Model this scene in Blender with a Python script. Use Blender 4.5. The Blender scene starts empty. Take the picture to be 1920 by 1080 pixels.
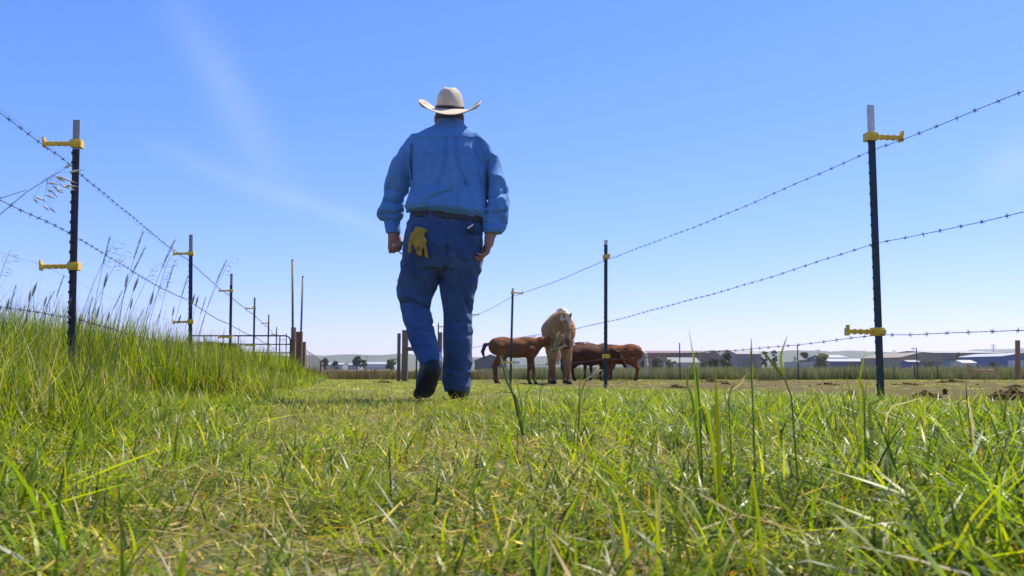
import bpy, bmesh, math, random
import numpy as np
import openvdb
from mathutils import Vector, Matrix

random.seed(7)
rng = np.random.default_rng(11)
SC = bpy.context.scene
COL = SC.collection

# ------------------------------------------------------------------ camera, sky, sun, exposure
F = 1600.0                      # focal length in photo pixels (1920 wide)
CAM_H = 0.20
PITCH = math.atan(150.0 / F)
CP, SP = math.cos(PITCH), math.sin(PITCH)
cam_data = bpy.data.cameras.new('camera')
cam_data.sensor_width = 36.0
cam_data.lens = 36.0 * F / 1920.0
cam_data.clip_start = 0.02
cam_data.clip_end = 20000.0
cam_data.dof.use_dof = True
cam_data.dof.focus_distance = 4.6
cam_data.dof.aperture_fstop = 13.0
cam = bpy.data.objects.new('camera', cam_data)
cam.location = (0, 0, CAM_H)
cam.rotation_euler = (math.pi / 2 + PITCH, 0, 0)
COL.objects.link(cam)
SC.camera = cam

SUN_EL, SUN_AZ = math.radians(60), math.radians(48)      # azimuth from +Y towards +X
sun_dir = Vector((math.sin(SUN_AZ) * math.cos(SUN_EL), math.cos(SUN_AZ) * math.cos(SUN_EL), math.sin(SUN_EL)))
sd = bpy.data.lights.new('sun', 'SUN')
sd.energy = 5.0
sd.angle = math.radians(0.5)
sd.color = (1.0, 0.93, 0.80)
sun = bpy.data.objects.new('sun', sd)
sun.rotation_euler = (-sun_dir).to_track_quat('-Z', 'Y').to_euler()
COL.objects.link(sun)

SC.view_settings.view_transform = 'Standard'
SC.view_settings.look = 'None'
SC.view_settings.gamma = 1.0
SC.view_settings.exposure = 0.55
SC.cycles.use_denoising = True
SC.cycles.max_bounces = 6
SC.cycles.diffuse_bounces = 3
SC.cycles.glossy_bounces = 2
SC.cycles.transparent_max_bounces = 6
SC.cycles.volume_bounces = 0


def ray(px, py):
    u = (px - 960.0) / F
    v = (540.0 - py) / F
    return Vector((u, CP - v * SP, SP + v * CP))


def at(px, py, Y):
    r = ray(px, py)
    k = Y / r.y
    return Vector((r.x * k, Y, CAM_H + r.z * k))


def nd(nt, t, x=0, y=0, **kw):
    n = nt.nodes.new(t)
    n.location = (x, y)
    for k, v in kw.items():
        setattr(n, k, v)
    return n


def math_node(nt, op, a, b=None, c=None, clamp=False):
    n = nt.nodes.new('ShaderNodeMath')
    n.operation = op
    n.use_clamp = clamp
    for i, v in enumerate((a, b, c)):
        if v is None:
            continue
        if isinstance(v, (int, float)):
            n.inputs[i].default_value = v
        else:
            nt.links.new(v, n.inputs[i])
    return n.outputs[0]


def dot_node(nt, a, vec):
    n = nt.nodes.new('ShaderNodeVectorMath')
    n.operation = 'DOT_PRODUCT'
    nt.links.new(a, n.inputs[0])
    n.inputs[1].default_value = vec
    return n.outputs['Value']


def mix_col(nt, fac, a, b, blend='MIX'):
    n = nt.nodes.new('ShaderNodeMix')
    n.data_type = 'RGBA'
    n.blend_type = blend
    for i, v in ((0, fac), (6, a), (7, b)):
        s = n.inputs[i]
        if isinstance(v, (int, float)):
            s.default_value = v
        elif isinstance(v, (tuple, list)):
            s.default_value = (*v, 1.0) if len(v) == 3 else v
        else:
            nt.links.new(v, s)
    return n.outputs[2]


def build_world():
    w = bpy.data.worlds.new('World')
    SC.world = w
    w.use_nodes = True
    nt = w.node_tree
    nt.nodes.clear()
    out = nd(nt, 'ShaderNodeOutputWorld')
    bg = nd(nt, 'ShaderNodeBackground')
    sky = nd(nt, 'ShaderNodeTexSky')
    sky.sky_type = 'NISHITA'
    sky.sun_disc = False
    sky.sun_elevation = SUN_EL
    sky.sun_rotation = SUN_AZ
    sky.altitude = 1000
    sky.air_density = 1.0
    sky.dust_density = 0.25
    sky.ozone_density = 3.0
    sep = nd(nt, 'ShaderNodeSeparateColor')
    nt.links.new(sky.outputs[0], sep.inputs[0])
    com = nd(nt, 'ShaderNodeCombineColor')
    for i, (k, g) in enumerate(((0.67, 1.17), (1.14, 0.84), (1.90, 0.85))):     # deeper, more saturated blue than the model's default
        nt.links.new(math_node(nt, 'MULTIPLY', math_node(nt, 'POWER', sep.outputs[i], g), k), com.inputs[i])
    tint = com.outputs[0]
    # two old spread contrails, as thin ice cloud in fixed directions of the sky
    tc = nd(nt, 'ShaderNodeTexCoord')
    d = tc.outputs['Generated']
    noise = nd(nt, 'ShaderNodeTexNoise')
    noise.inputs['Scale'].default_value = 7.0
    noise.inputs['Detail'].default_value = 5.0
    nt.links.new(d, noise.inputs['Vector'])
    tot = None
    for (ax, ay, bx, by, wid, amp) in ((290, -60, 560, 400, 0.022, 0.10), (250, 262, 820, 470, 0.011, 0.10), (1830, 380, 1990, 230, 0.020, 0.10)):
        A, B = ray(ax, ay).normalized(), ray(bx, by).normalized()
        n = A.cross(B).normalized()
        mid = (A + B).normalized()
        half = math.acos(max(-1, min(1, A.dot(mid))))
        tang = n.cross(mid).normalized()
        dist = dot_node(nt, d, n)
        wob = math_node(nt, 'MULTIPLY_ADD', math_node(nt, 'SUBTRACT', noise.outputs[0], 0.5), 0.03, dist)
        q = math_node(nt, 'DIVIDE', wob, wid)
        g = math_node(nt, 'POWER', 2.718, math_node(nt, 'MULTIPLY', math_node(nt, 'MULTIPLY', q, q), -1.0))
        al = math_node(nt, 'DIVIDE', dot_node(nt, d, tang), math.sin(half))
        al2 = math_node(nt, 'SUBTRACT', 1.0, math_node(nt, 'POWER', math_node(nt, 'ABSOLUTE', al), 2.0), clamp=True)
        front = math_node(nt, 'GREATER_THAN', dot_node(nt, d, mid), 0.0)
        s = math_node(nt, 'MULTIPLY', math_node(nt, 'MULTIPLY', g, al2), front)
        s = math_node(nt, 'MULTIPLY', s, amp)
        s = math_node(nt, 'MULTIPLY', s, math_node(nt, 'MULTIPLY_ADD', noise.outputs[0], 1.6, 0.1))
        tot = s if tot is None else math_node(nt, 'ADD', tot, s, clamp=True)
    fin = mix_col(nt, tot, tint, (8.0, 8.2, 9.6))
    nt.links.new(fin, bg.inputs[0])
    bg.inputs[1].default_value = 0.10
    nt.links.new(bg.outputs[0], out.inputs[0])


build_world()


# ------------------------------------------------------------------ helpers
def link(o, parent=None):
    COL.objects.link(o)
    if parent is not None:
        o.parent = parent
    return o


def tag(o, label=None, cat=None, group=None, kind=None):
    if label:
        o['label'] = label
    if cat:
        o['category'] = cat
    if group:
        o['group'] = group
    if kind:
        o['kind'] = kind
    return o


def thing(name, loc, label, cat, group=None, rz=0.0):
    o = bpy.data.objects.new(name, None)
    o.empty_display_size = 0.1
    o.location = loc
    o.rotation_euler = (0, 0, rz)
    link(o)
    return tag(o, label, cat, group)


def mesh_from(name, verts, faces, smooth=False):
    me = bpy.data.meshes.new(name)
    me.from_pydata([tuple(v) for v in verts], [], [tuple(f) for f in faces])
    if smooth:
        me.polygons.foreach_set('use_smooth', np.ones(len(me.polygons), dtype=bool))
    me.update()
    return me


def obj(name, me, mat, parent=None, loc=(0, 0, 0)):
    if mat is not None and len(me.materials) == 0:
        me.materials.append(mat)
    o = bpy.data.objects.new(name, me)
    o.location = loc
    return link(o, parent)


def copy_tree(o, parent=None):
    c = o.copy()
    link(c, parent)
    for ch in list(o.children):
        copy_tree(ch, c)
    return c


class MB:
    def __init__(s):
        s.v, s.f = [], []

    def box(s, lo, hi, M=None):
        b = len(s.v)
        for x in (lo[0], hi[0]):
            for y in (lo[1], hi[1]):
                for z in (lo[2], hi[2]):
                    p = Vector((x, y, z))
                    s.v.append(tuple(M @ p if M is not None else p))
        for q in ((0, 1, 3, 2), (4, 6, 7, 5), (0, 4, 5, 1), (2, 3, 7, 6), (0, 2, 6, 4), (1, 5, 7, 3)):
            s.f.append(tuple(b + i for i in q))
        return s

    def tube(s, pts, rad, n=6, caps=True):
        pts = [Vector(p) for p in pts]
        if isinstance(rad, (int, float)):
            rad = [rad] * len(pts)
        b0 = len(s.v)
        ref = None
        for i, p in enumerate(pts):
            t = (pts[min(i + 1, len(pts) - 1)] - pts[max(i - 1, 0)]).normalized()
            if ref is None:
                ref = t.cross(Vector((0.13, 0.97, 0.21)))
                if ref.length < 0.1:
                    ref = t.cross(Vector((1, 0, 0)))
            ref = (ref - t * ref.dot(t)).normalized()
            bi = t.cross(ref)
            for k in range(n):
                a = 2 * math.pi * k / n
                s.v.append(tuple(p + (ref * math.cos(a) + bi * math.sin(a)) * rad[i]))
        for i in range(len(pts) - 1):
            for k in range(n):
                a, b = b0 + i * n + k, b0 + i * n + (k + 1) % n
                s.f.append((a, b, b + n, a + n))
        if caps:
            s.f.append(tuple(b0 + k for k in range(n - 1, -1, -1)))
            e = b0 + (len(pts) - 1) * n
            s.f.append(tuple(e + k for k in range(n)))
        return s

    def poly(s, pts):
        b = len(s.v)
        s.v += [tuple(p) for p in pts]
        s.f.append(tuple(range(b, b + len(pts))))
        return s

    def prism(s, outline, y0, y1):
        """outline in x,z, extruded from y0 to y1"""
        n = len(outline)
        b = len(s.v)
        s.v += [(x, y0, z) for x, z in outline] + [(x, y1, z) for x, z in outline]
        s.f.append(tuple(b + i for i in range(n)))
        s.f.append(tuple(b + n + i for i in range(n - 1, -1, -1)))
        for i in range(n):
            j = (i + 1) % n
            s.f.append((b + i, b + n + i, b + n + j, b + j))
        return s

    def build(s, name, mat, parent=None, loc=(0, 0, 0), smooth=False):
        me = mesh_from(name, s.v, s.f, smooth)
        bm = bmesh.new()
        bm.from_mesh(me)
        bmesh.ops.recalc_face_normals(bm, faces=bm.faces)
        bm.to_mesh(me)
        bm.free()
        return obj(name, me, mat, parent, loc)


# ------------------------------------------------------------------ materials
MATS = {}


def material(name, col, rough=0.7, var=0.15, vscale=8.0, bump=0.0, bscale=60.0, metal=0.0, spec=0.5, col2=None, detail=5.0, stretch=None, attr=None, sheen=0.0):
    m = bpy.data.materials.new(name)
    m.use_nodes = True
    nt = m.node_tree
    p = nt.nodes['Principled BSDF']
    p.inputs['Roughness'].default_value = rough
    p.inputs['Metallic'].default_value = metal
    p.inputs['Specular IOR Level'].default_value = spec
    if sheen:
        p.inputs['Sheen Weight'].default_value = sheen
    tc = nd(nt, 'ShaderNodeTexCoord')
    vec = tc.outputs['Object']
    if stretch:
        mp = nd(nt, 'ShaderNodeMapping')
        mp.inputs['Scale'].default_value = stretch
        nt.links.new(vec, mp.inputs[0])
        vec = mp.outputs[0]
    n1 = nd(nt, 'ShaderNodeTexNoise')
    n1.inputs['Scale'].default_value = vscale
    n1.inputs['Detail'].default_value = detail
    n1.inputs['Roughness'].default_value = 0.65
    nt.links.new(vec, n1.inputs['Vector'])
    if attr:
        at_ = nd(nt, 'ShaderNodeAttribute')
        at_.attribute_name = attr
        base = at_.outputs['Color']
    else:
        base = None
    ramp = nd(nt, 'ShaderNodeMapRange')
    ramp.inputs[1].default_value = 0.3
    ramp.inputs[2].default_value = 0.7
    nt.links.new(n1.outputs[0], ramp.inputs[0])
    if col2 is not None and base is None:
        c = mix_col(nt, ramp.outputs[0], col, col2)
    else:
        k = mix_col(nt, ramp.outputs[0], (1 - var,) * 3, (1 + var,) * 3)
        c = mix_col(nt, 1.0, base if base is not None else col, k, 'MULTIPLY')
    nt.links.new(c, p.inputs['Base Color'])
    if bump:
        n2 = nd(nt, 'ShaderNodeTexNoise')
        n2.inputs['Scale'].default_value = bscale
        n2.inputs['Detail'].default_value = 4.0
        nt.links.new(vec, n2.inputs['Vector'])
        b = nd(nt, 'ShaderNodeBump')
        b.inputs['Strength'].default_value = bump
        b.inputs['Distance'].default_value = 0.01
        nt.links.new(n2.outputs[0], b.inputs['Height'])
        nt.links.new(b.outputs[0], p.inputs['Normal'])
    MATS[name] = m
    return m


def leaf_material(name, translucent=0.4, rough=0.38, attr='tint', col=None, spec=0.5, rand=0.35):
    m = bpy.data.materials.new(name)
    m.use_nodes = True
    nt = m.node_tree
    out = nt.nodes['Material Output']
    p = nt.nodes['Principled BSDF']
    p.inputs['Roughness'].default_value = rough
    p.inputs['Specular IOR Level'].default_value = spec
    if col is None:
        a = nd(nt, 'ShaderNodeAttribute')
        a.attribute_name = attr
        c = a.outputs['Color']
    else:
        c = None
    oi = nd(nt, 'ShaderNodeObjectInfo')
    lo, hi = 1 - rand, 1 + rand
    k = mix_col(nt, oi.outputs['Random'], (lo, lo, lo), (hi * 1.05, hi, hi * 0.9))
    cc = mix_col(nt, 1.0, c if c is not None else col, k, 'MULTIPLY')
    nt.links.new(cc, p.inputs['Base Color'])
    t = nd(nt, 'ShaderNodeBsdfTranslucent')
    tcol = mix_col(nt, 1.0, cc, (1.7, 1.55, 0.8), 'MULTIPLY')
    nt.links.new(tcol, t.inputs[0])
    mx = nd(nt, 'ShaderNodeMixShader')
    mx.inputs[0].default_value = translucent
    nt.links.new(p.outputs[0], mx.inputs[1])
    nt.links.new(t.outputs[0], mx.inputs[2])
    nt.links.new(mx.outputs[0], out.inputs[0])
    MATS[name] = m
    return m


M_BLADE = leaf_material('grass_blade', 0.52, 0.36, spec=0.27)
M_REED = leaf_material('reed_blade', 0.30, 0.6, spec=0.2)
M_LEAF = leaf_material('tree_leaf', 0.25, 0.6, spec=0.2)
M_SEED = material('seed_head', (0.30, 0.25, 0.15), 0.6, 0.3, 40)
M_SEEDG = material('seed_head_green', (0.25, 0.26, 0.12), 0.6, 0.3, 40)
M_SEEDP = material('seed_head_pale', (0.55, 0.48, 0.33), 0.5, 0.25, 40)
M_STEM = material('grass_stem', (0.13, 0.16, 0.05), 0.5, 0.25, 30)
M_STEMD = material('grass_stem_dry', (0.34, 0.27, 0.14), 0.6, 0.25, 30)
M_TPOST = material('post_enamel', (0.010, 0.020, 0.020), 0.42, 0.5, 14, 0.25, 90, col2=(0.016, 0.034, 0.030))
M_TPOST2 = material('post_enamel_brown', (0.020, 0.012, 0.012), 0.45, 0.5, 14, 0.25, 90, col2=(0.034, 0.018, 0.020))
M_TIP = material('post_tip_paint', (0.78, 0.76, 0.73), 0.6, 0.3, 30, 0.4, 120, col2=(0.55, 0.52, 0.50))
M_TIP2 = material('post_tip_worn', (0.40, 0.37, 0.35), 0.6, 0.3, 30, 0.4, 120, col2=(0.27, 0.24, 0.23))
M_YELLOW = material('insulator_plastic', (0.85, 0.50, 0.012), 0.38, 0.12, 20, 0.1, 200)
M_WIRE = material('barbed_wire_steel', (0.07, 0.065, 0.06), 0.5, 0.4, 30, metal=0.5)
M_EWIRE = material('electric_wire', (0.30, 0.29, 0.30), 0.5, 0.2, 30, metal=0.3)
M_WOOD = material('treated_wood', (0.31, 0.15, 0.06), 0.8, 0.3, 6, 0.5, 30, col2=(0.20, 0.092, 0.04), stretch=(6, 6, 0.6))
M_WOODG = material('weathered_wood', (0.29, 0.175, 0.095), 0.85, 0.3, 6, 0.5, 30, col2=(0.17, 0.11, 0.07), stretch=(6, 6, 0.6))
M_WOODO = material('orange_wood', (0.46, 0.21, 0.09), 0.8, 0.3, 6, 0.5, 30, col2=(0.32, 0.14, 0.06), stretch=(6, 6, 0.6))
M_PIPE = material('gate_pipe', (0.055, 0.05, 0.05), 0.5, 0.3, 10, metal=0.4)
M_POLE = material('metal_pole', (0.13, 0.115, 0.105), 0.55, 0.3, 10, metal=0.2)


# ------------------------------------------------------------------ terrain
def ter(x, y):
    x = np.asarray(x, float)
    y = np.asarray(y, float)
    z = np.interp(y, [4, 10, 17, 26, 38, 50, 62, 75], [0, -.055, -.125, -.17, -.36, -.62, -.80, -.90])
    e = x - (-0.95 - 0.2 * y)                                  # left of this line: a low bank under the tall grass
    z = z + 0.10 * np.clip(-e / 0.8, 0, 1) * np.clip((60 - y) / 30, 0, 1)
    a = np.clip(y / 6, 0.15, 1)
    z = z + a * (0.012 * np.sin(x * 1.9 + 0.6 * y) * np.sin(y * 1.3 + 1.0) + 0.008 * np.sin(x * 4.3 + 2.0) * np.sin(y * 3.7))
    return z


def tz(x, y):
    return float(ter(x, y))


def ground_mat():
    m = bpy.data.materials.new('ground_soil')
    m.use_nodes = True
    nt = m.node_tree
    p = nt.nodes['Principled BSDF']
    p.inputs['Roughness'].default_value = 0.95
    p.inputs['Specular IOR Level'].default_value = 0.1
    g = nd(nt, 'ShaderNodeNewGeometry')
    pos = g.outputs['Position']
    sx = nd(nt, 'ShaderNodeSeparateXYZ')
    nt.links.new(pos, sx.inputs[0])
    X, Y = sx.outputs[0], sx.outputs[1]

    def noise(scale, detail=5.0, rough=0.6):
        n = nd(nt, 'ShaderNodeTexNoise')
        n.inputs['Scale'].default_value = scale
        n.inputs['Detail'].default_value = detail
        n.inputs['Roughness'].default_value = rough
        nt.links.new(pos, n.inputs['Vector'])
        return n.outputs[0]

    def smooth(v, a, b):
        n = nd(nt, 'ShaderNodeMapRange')
        n.interpolation_type = 'SMOOTHSTEP'
        n.inputs[1].default_value = a
        n.inputs[2].default_value = b
        nt.links.new(v, n.inputs[0])
        return n.outputs[0]

    big, mid, fine = noise(0.35, 4), noise(2.2, 6), noise(22.0, 6, 0.7)
    lane = mix_col(nt, smooth(mid, 0.38, 0.62), (0.075, 0.098, 0.026), (0.19, 0.155, 0.066))
    lane = mix_col(nt, smooth(fine, 0.42, 0.68), lane, (0.27, 0.215, 0.11))
    lane = mix_col(nt, smooth(Y, 9.0, 17.0), lane, mix_col(nt, smooth(mid, 0.35, 0.65), (0.105, 0.125, 0.030), (0.15, 0.145, 0.05)))
    dirt = mix_col(nt, smooth(mid, 0.35, 0.65), (0.112, 0.084, 0.029), (0.140, 0.097, 0.040))
    dirt = mix_col(nt, smooth(noise(0.9, 5), 0.48, 0.60), dirt, (0.092, 0.094, 0.020))
    dirt = mix_col(nt, smooth(noise(5.0, 6, 0.7), 0.58, 0.70), dirt, (0.085, 0.050, 0.024))
    dirt = mix_col(nt, smooth(fine, 0.5, 0.72), dirt, (0.165, 0.122, 0.054))
    # corral side of the right fence
    e = math_node(nt, 'MULTIPLY_ADD', Y, 0.19, X)
    e = math_node(nt, 'SUBTRACT', e, 2.75)
    e = math_node(nt, 'MULTIPLY_ADD', math_node(nt, 'SUBTRACT', mid, 0.5), 1.6, e)
    c = mix_col(nt, smooth(e, -0.35, 0.35), lane, dirt)
    field = mix_col(nt, smooth(big, 0.4, 0.6), (0.13, 0.13, 0.045), (0.19, 0.16, 0.075))
    farf = mix_col(nt, smooth(noise(0.012, 4), 0.4, 0.6), (0.10, 0.115, 0.05), (0.20, 0.17, 0.09))
    field = mix_col(nt, smooth(Y, 120, 300), field, farf)
    c = mix_col(nt, smooth(math_node(nt, 'MULTIPLY_ADD', mid, 8.0, Y), 62, 70), c, field)
    nt.links.new(c, p.inputs['Base Color'])
    b = nd(nt, 'ShaderNodeBump')
    b.inputs['Strength'].default_value = 0.8
    b.inputs['Distance'].default_value = 0.03
    nt.links.new(math_node(nt, 'ADD', fine, mid), b.inputs['Height'])
    nt.links.new(b.outputs[0], p.inputs['Normal'])
    return m


def build_ground():
    ys = [-30, -15, -8, -4, -2, -1] + list(np.arange(-0.5, 8, 0.18)) + list(np.arange(8, 30, 0.5)) + list(np.arange(30, 90, 2.5)) + [100, 120, 150, 200, 280, 400, 600, 900, 1300, 1900, 2800, 4200]
    nx = 121
    V, Fs = [], []
    for y in ys:
        w = 14 + 1.15 * abs(y)
        u = np.linspace(-1, 1, nx)
        xs = w * np.sign(u) * np.abs(u) ** 1.25
        zs = ter(xs, np.full(nx, y))
        V += list(zip(xs, [y] * nx, zs))
    for j in range(len(ys) - 1):
        for i in range(nx - 1):
            a = j * nx + i
            Fs.append((a, a + 1, a + nx + 1, a + nx))
    o = obj('ground', mesh_from('ground', V, Fs, True), ground_mat())
    tag(o, 'low grassy and bare earth ground running out to the far fields', None, None, 'structure')


build_ground()


def build_track():
    V, Fs = [], []
    n = 90
    xs = np.linspace(-2, 75, n)
    for i, x in enumerate(xs):
        wob = 0.5 * math.sin(x * 0.31) + 0.3 * math.sin(x * 0.83 + 1)
        y0, y1 = 49.0 + wob - 0.06 * x, 58.0 + 0.6 * math.sin(x * 0.47 + 2) - 0.06 * x
        for k in range(4):
            y = y0 + (y1 - y0) * k / 3
            V.append((x, y, tz(x, y) + 0.02))
    for i in range(n - 1):
        for k in range(3):
            a = i * 4 + k
            Fs.append((a, a + 4, a + 5, a + 1))
    m = material('dry_track', (0.42, 0.34, 0.20), 0.95, 0.2, 0.7, 0.5, 6, col2=(0.55, 0.46, 0.30))
    tag(obj('track', mesh_from('track', V, Fs, True), m), 'pale dry dirt track crossing behind the corral', None, None, 'structure')


build_track()


# ------------------------------------------------------------------ hills
def build_hills():
    def ridge(name, D, prof, depth, col, col2, label, seed):
        r = np.random.default_rng(seed)
        pxs = np.array([a for a, b in prof], float)
        pys = np.array([b for a, b in prof], float)
        n = 260
        px = np.linspace(pxs[0], pxs[-1], n)
        py = np.interp(px, pxs, pys)
        for f, a in ((0.021, 0.7), (0.053, 0.5), (0.11, 0.35), (0.23, 0.2)):
            py = py + a * np.sin(px * f + r.uniform(0, 6))
        V, Fs = [], []
        levels = [(-1.0, 0.0), (-0.75, 0.25), (-0.5, 0.52), (-0.25, 0.82), (0, 1.0), (0.3, 0.9), (0.7, 0.5), (1.1, 0.0)]
        for i in range(n):
            top = at(px[i], py[i], D)
            h = top.z + 3.0
            for j, (o_, k) in enumerate(levels):
                y = D + o_ * depth
                wob = 1.0 + 0.14 * math.sin(i * 0.33 + j * 1.7) * (k < 1) + 0.10 * math.sin(i * 0.11 + j * 2.9) * (k < 1)
                V.append((top.x, y, -3.0 + h * k * wob))
        L = len(levels)
        for i in range(n - 1):
            for j in range(L - 1):
                a = i * L + j
                Fs.append((a, a + L, a + L + 1, a + 1))
        m = material(name + '_ground', col, 0.95, 0.2, 0.012, 0, col2=col2, detail=8)
        o = obj(name, mesh_from(name, V, Fs, True), m)
        tag(o, label, None, None, 'structure')
    ridge('hill', 2300, [(-500, 668), (200, 667), (560, 668), (590, 664), (625, 668), (700, 665), (745, 664), (780, 668), (860, 670), (960, 669), (1050, 668), (1200, 667), (1330, 665), (1420, 660),
                         (1490, 657), (1530, 659), (1580, 657), (1640, 659), (1700, 662), (1780, 663), (1850, 661), (2000, 660), (2400, 664)], 700, (0.10, 0.10, 0.06), (0.06, 0.07, 0.045), 'low rolling grass hills along the horizon', 3)
    ridge('far_hill', 3600, [(1500, 668), (1700, 664), (1800, 662), (1850, 657), (1868, 656), (1890, 657), (1910, 653), (1960, 650), (2100, 648), (2400, 655)], 900, (0.13, 0.125, 0.10), (0.09, 0.09, 0.075), 'higher hazy hill rising at the horizon behind the blue building', 5)


build_hills()


# ------------------------------------------------------------------ far buildings, poles, trees
def bmat(name, c, rough=0.7, var=0.12, stretch=None):
    return material(name, c, rough, var, 0.6, 0, stretch=stretch)


BM = {
    'redbrown': bmat('wall_redbrown', (0.17, 0.075, 0.06)), 'brick': bmat('wall_brick', (0.36, 0.10, 0.07)), 'mauve': bmat('wall_mauve', (0.22, 0.155, 0.155)),
    'tan': bmat('wall_tan', (0.24, 0.19, 0.12)), 'brown': bmat('wall_brown', (0.18, 0.12, 0.105)), 'blue': bmat('wall_blue', (0.035, 0.075, 0.24)),
    'navy': bmat('wall_navy', (0.07, 0.08, 0.19)), 'white': bmat('wall_white', (0.46, 0.45, 0.45)), 'grey': bmat('wall_grey', (0.36, 0.35, 0.35)),
    'dark': bmat('wall_dark', (0.10, 0.088, 0.095)), 'teal': bmat('wall_teal', (0.07, 0.17, 0.22)), 'roofwhite': bmat('roof_white', (0.34, 0.34, 0.36), 0.6),
    'rooftan': bmat('roof_tan', (0.24, 0.19, 0.14)), 'roofred': bmat('roof_red', (0.17, 0.085, 0.07)), 'roofgrey': bmat('roof_grey', (0.20, 0.19, 0.19)),
    'glass': bmat('window_glass', (0.03, 0.035, 0.045), 0.15), 'door': bmat('door_paint', (0.12, 0.10, 0.10)), 'pole': bmat('pole_wood', (0.11, 0.085, 0.07)),
    'paleroof': bmat('roof_pale', (0.30, 0.27, 0.26)),
}


def building(label, px0, px1, eave, ridge_y, D, depth, wall, roof, gable='side', nwin=3, doors=(), band=None, cat='building', name='building'):
    """px0..px1 across, eave and ridge heights as photo rows; gable 'front' shows the gable end, 'side' the long roof slope, 'flat'."""
    D, depth = D * 1.6, depth * 1.5
    a, b = at(px0, eave, D), at(px1, eave, D)
    g = tz((a.x + b.x) / 2, D)
    cx, w, he = (a.x + b.x) / 2, (b.x - a.x) / 2, a.z - g
    hr = at(px0, ridge_y, D + (depth / 2 if gable == 'side' else 0)).z - g
    hr = max(hr, he + 0.4)
    t = thing(name, (cx, D, g), label, cat)
    wb = MB()
    if gable == 'front':
        wb.prism([(-w, -0.5), (w, -0.5), (w, he), (0, hr), (-w, he)], 0, depth)
    elif gable == 'side':
        b0 = MB()
        n = len(wb.v)
        prof = [(0, -0.5), (depth, -0.5), (depth, he), (depth / 2, hr), (0, he)]
        wb.v += [(-w, y, z) for y, z in prof] + [(w, y, z) for y, z in prof]
        wb.f += [tuple(range(5)), tuple(range(9, 4, -1))] + [(i, 5 + i, 5 + (i + 1) % 5, (i + 1) % 5) for i in range(5)]
    else:
        wb.box((-w, 0, -0.5), (w, depth, he))
    wb.build('wall', BM[wall], t)
    rb = MB()
    o_ = 0.04 * w + 0.25
    th = 0.18
    if gable == 'front':
        for s in (-1, 1):
            sl = (hr - he) / w
            e = (s * (w + o_), he - sl * o_)
            q = [(0, hr + 0.02), e, (e[0], e[1] + th), (0, hr + th + 0.02)]
            rb.prism(q, -0.4, depth + 0.4)
    elif gable == 'side':
        sl = (hr - he) / (depth / 2)
        for s in (0, 1):
            y0 = -0.4 if s == 0 else depth + 0.4
            z0 = he - sl * 0.4 + 0.02
            n = len(rb.v)
            for x in (-w - 0.3, w + 0.3):
                rb.v += [(x, y0, z0), (x, depth / 2, hr + 0.02), (x, depth / 2, hr + th), (x, y0, z0 + th)]
            rb.f += [(n, n + 1, n + 2, n + 3), (n + 7, n + 6, n + 5, n + 4)] + [(n + i, n + 4 + i, n + 4 + (i + 1) % 4, n + (i + 1) % 4) for i in range(4)]
    else:
        rb.box((-w - 0.3, -0.3, he + 0.01), (w + 0.3, depth + 0.3, he + 0.5))
    rb.build('roof', BM[roof], t)
    if nwin:
        ww, wh = min(2.4, w * 0.2), min(2.0, he * 0.25)
        for i in range(nwin):
            x = -w + (i + 0.7) * 2 * w / (nwin + 0.4)
            MB().box((x - ww / 2, -0.06, he * 0.45), (x + ww / 2, 0.02, he * 0.45 + wh)).build('window', BM['glass'], t)
    for (f, dw, mat_) in doors:
        x = -w + f * 2 * w
        MB().box((x - dw, -0.08, 0), (x + dw, 0.02, he * 0.7)).build('door', BM[mat_], t)
    if band:
        f0, f1, z0, z1, mat_ = band
        MB().box((-w + f0 * 2 * w, -0.12, he * z0), (-w + f1 * 2 * w, 0.03, he * z1)).build('wall_panel', BM[mat_], t)
    return t


building('long red-brown warehouse with a brick red panel behind the chestnut foals', 1188, 1332, 662, 658, 380, 40, 'redbrown', 'roofred', 'side', 6, ((0.3, 4, 'door'),), (0.14, 0.42, 0.35, 0.85, 'brick'))
building('low grey-roofed house with white doors left of the tall grass stalk', 1258, 1312, 680, 671, 230, 12, 'grey', 'roofgrey', 'side', 2, ((0.7, 1.6, 'white'), (0.88, 1.0, 'white')))
building('brown pitched-roof barn above the round bushes', 1326, 1352, 668, 657, 400, 30, 'brown', 'roofred', 'front', 2)
building('second brown pitched-roof barn beside the mauve shed', 1350, 1380, 668, 656, 405, 30, 'brown', 'rooftan', 'front', 2)
building('mauve metal shed with plain wall behind the yellow-green grass head', 1382, 1428, 664, 657, 320, 25, 'mauve', 'paleroof', 'side', 1, ((0.5, 4, 'brown'),))
building('low shed with thin white flat roof right of the thin fence post', 1486, 1526, 680.5, 678, 240, 8, 'grey', 'roofwhite', 'flat', 2)
building('upper blue building with pale metal roof behind the long blue one', 1548, 1592, 671, 666, 300, 20, 'navy', 'roofwhite', 'side', 3)
building('long navy building with white metal roof left of the nearest fence post', 1556, 1652, 678, 673, 270, 18, 'navy', 'roofwhite', 'side', 6, ((0.2, 3, 'blue'),))
building('white gabled shed just right of the nearest fence post', 1664, 1692, 676, 670, 250, 14, 'white', 'roofwhite', 'front', 1, ((0.5, 3, 'dark'),))
building('tan gabled hall with light brown roof behind the blue cabin', 1690, 1768, 670, 661, 240, 30, 'tan', 'rooftan', 'front', 3, ((0.75, 4, 'dark'),))
building('long brown-mauve warehouse with pale roof edge beyond the wooden brace', 1752, 1890, 662, 658.5, 310, 45, 'brown', 'paleroof', 'side', 7, ((0.4, 5, 'door'), (0.75, 5, 'door')))
building('bright blue building with white gable roof behind the orange post', 1880, 1960, 668, 662, 270, 30, 'blue', 'roofwhite', 'front', 2, ((0.3, 4, 'white'),))
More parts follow.
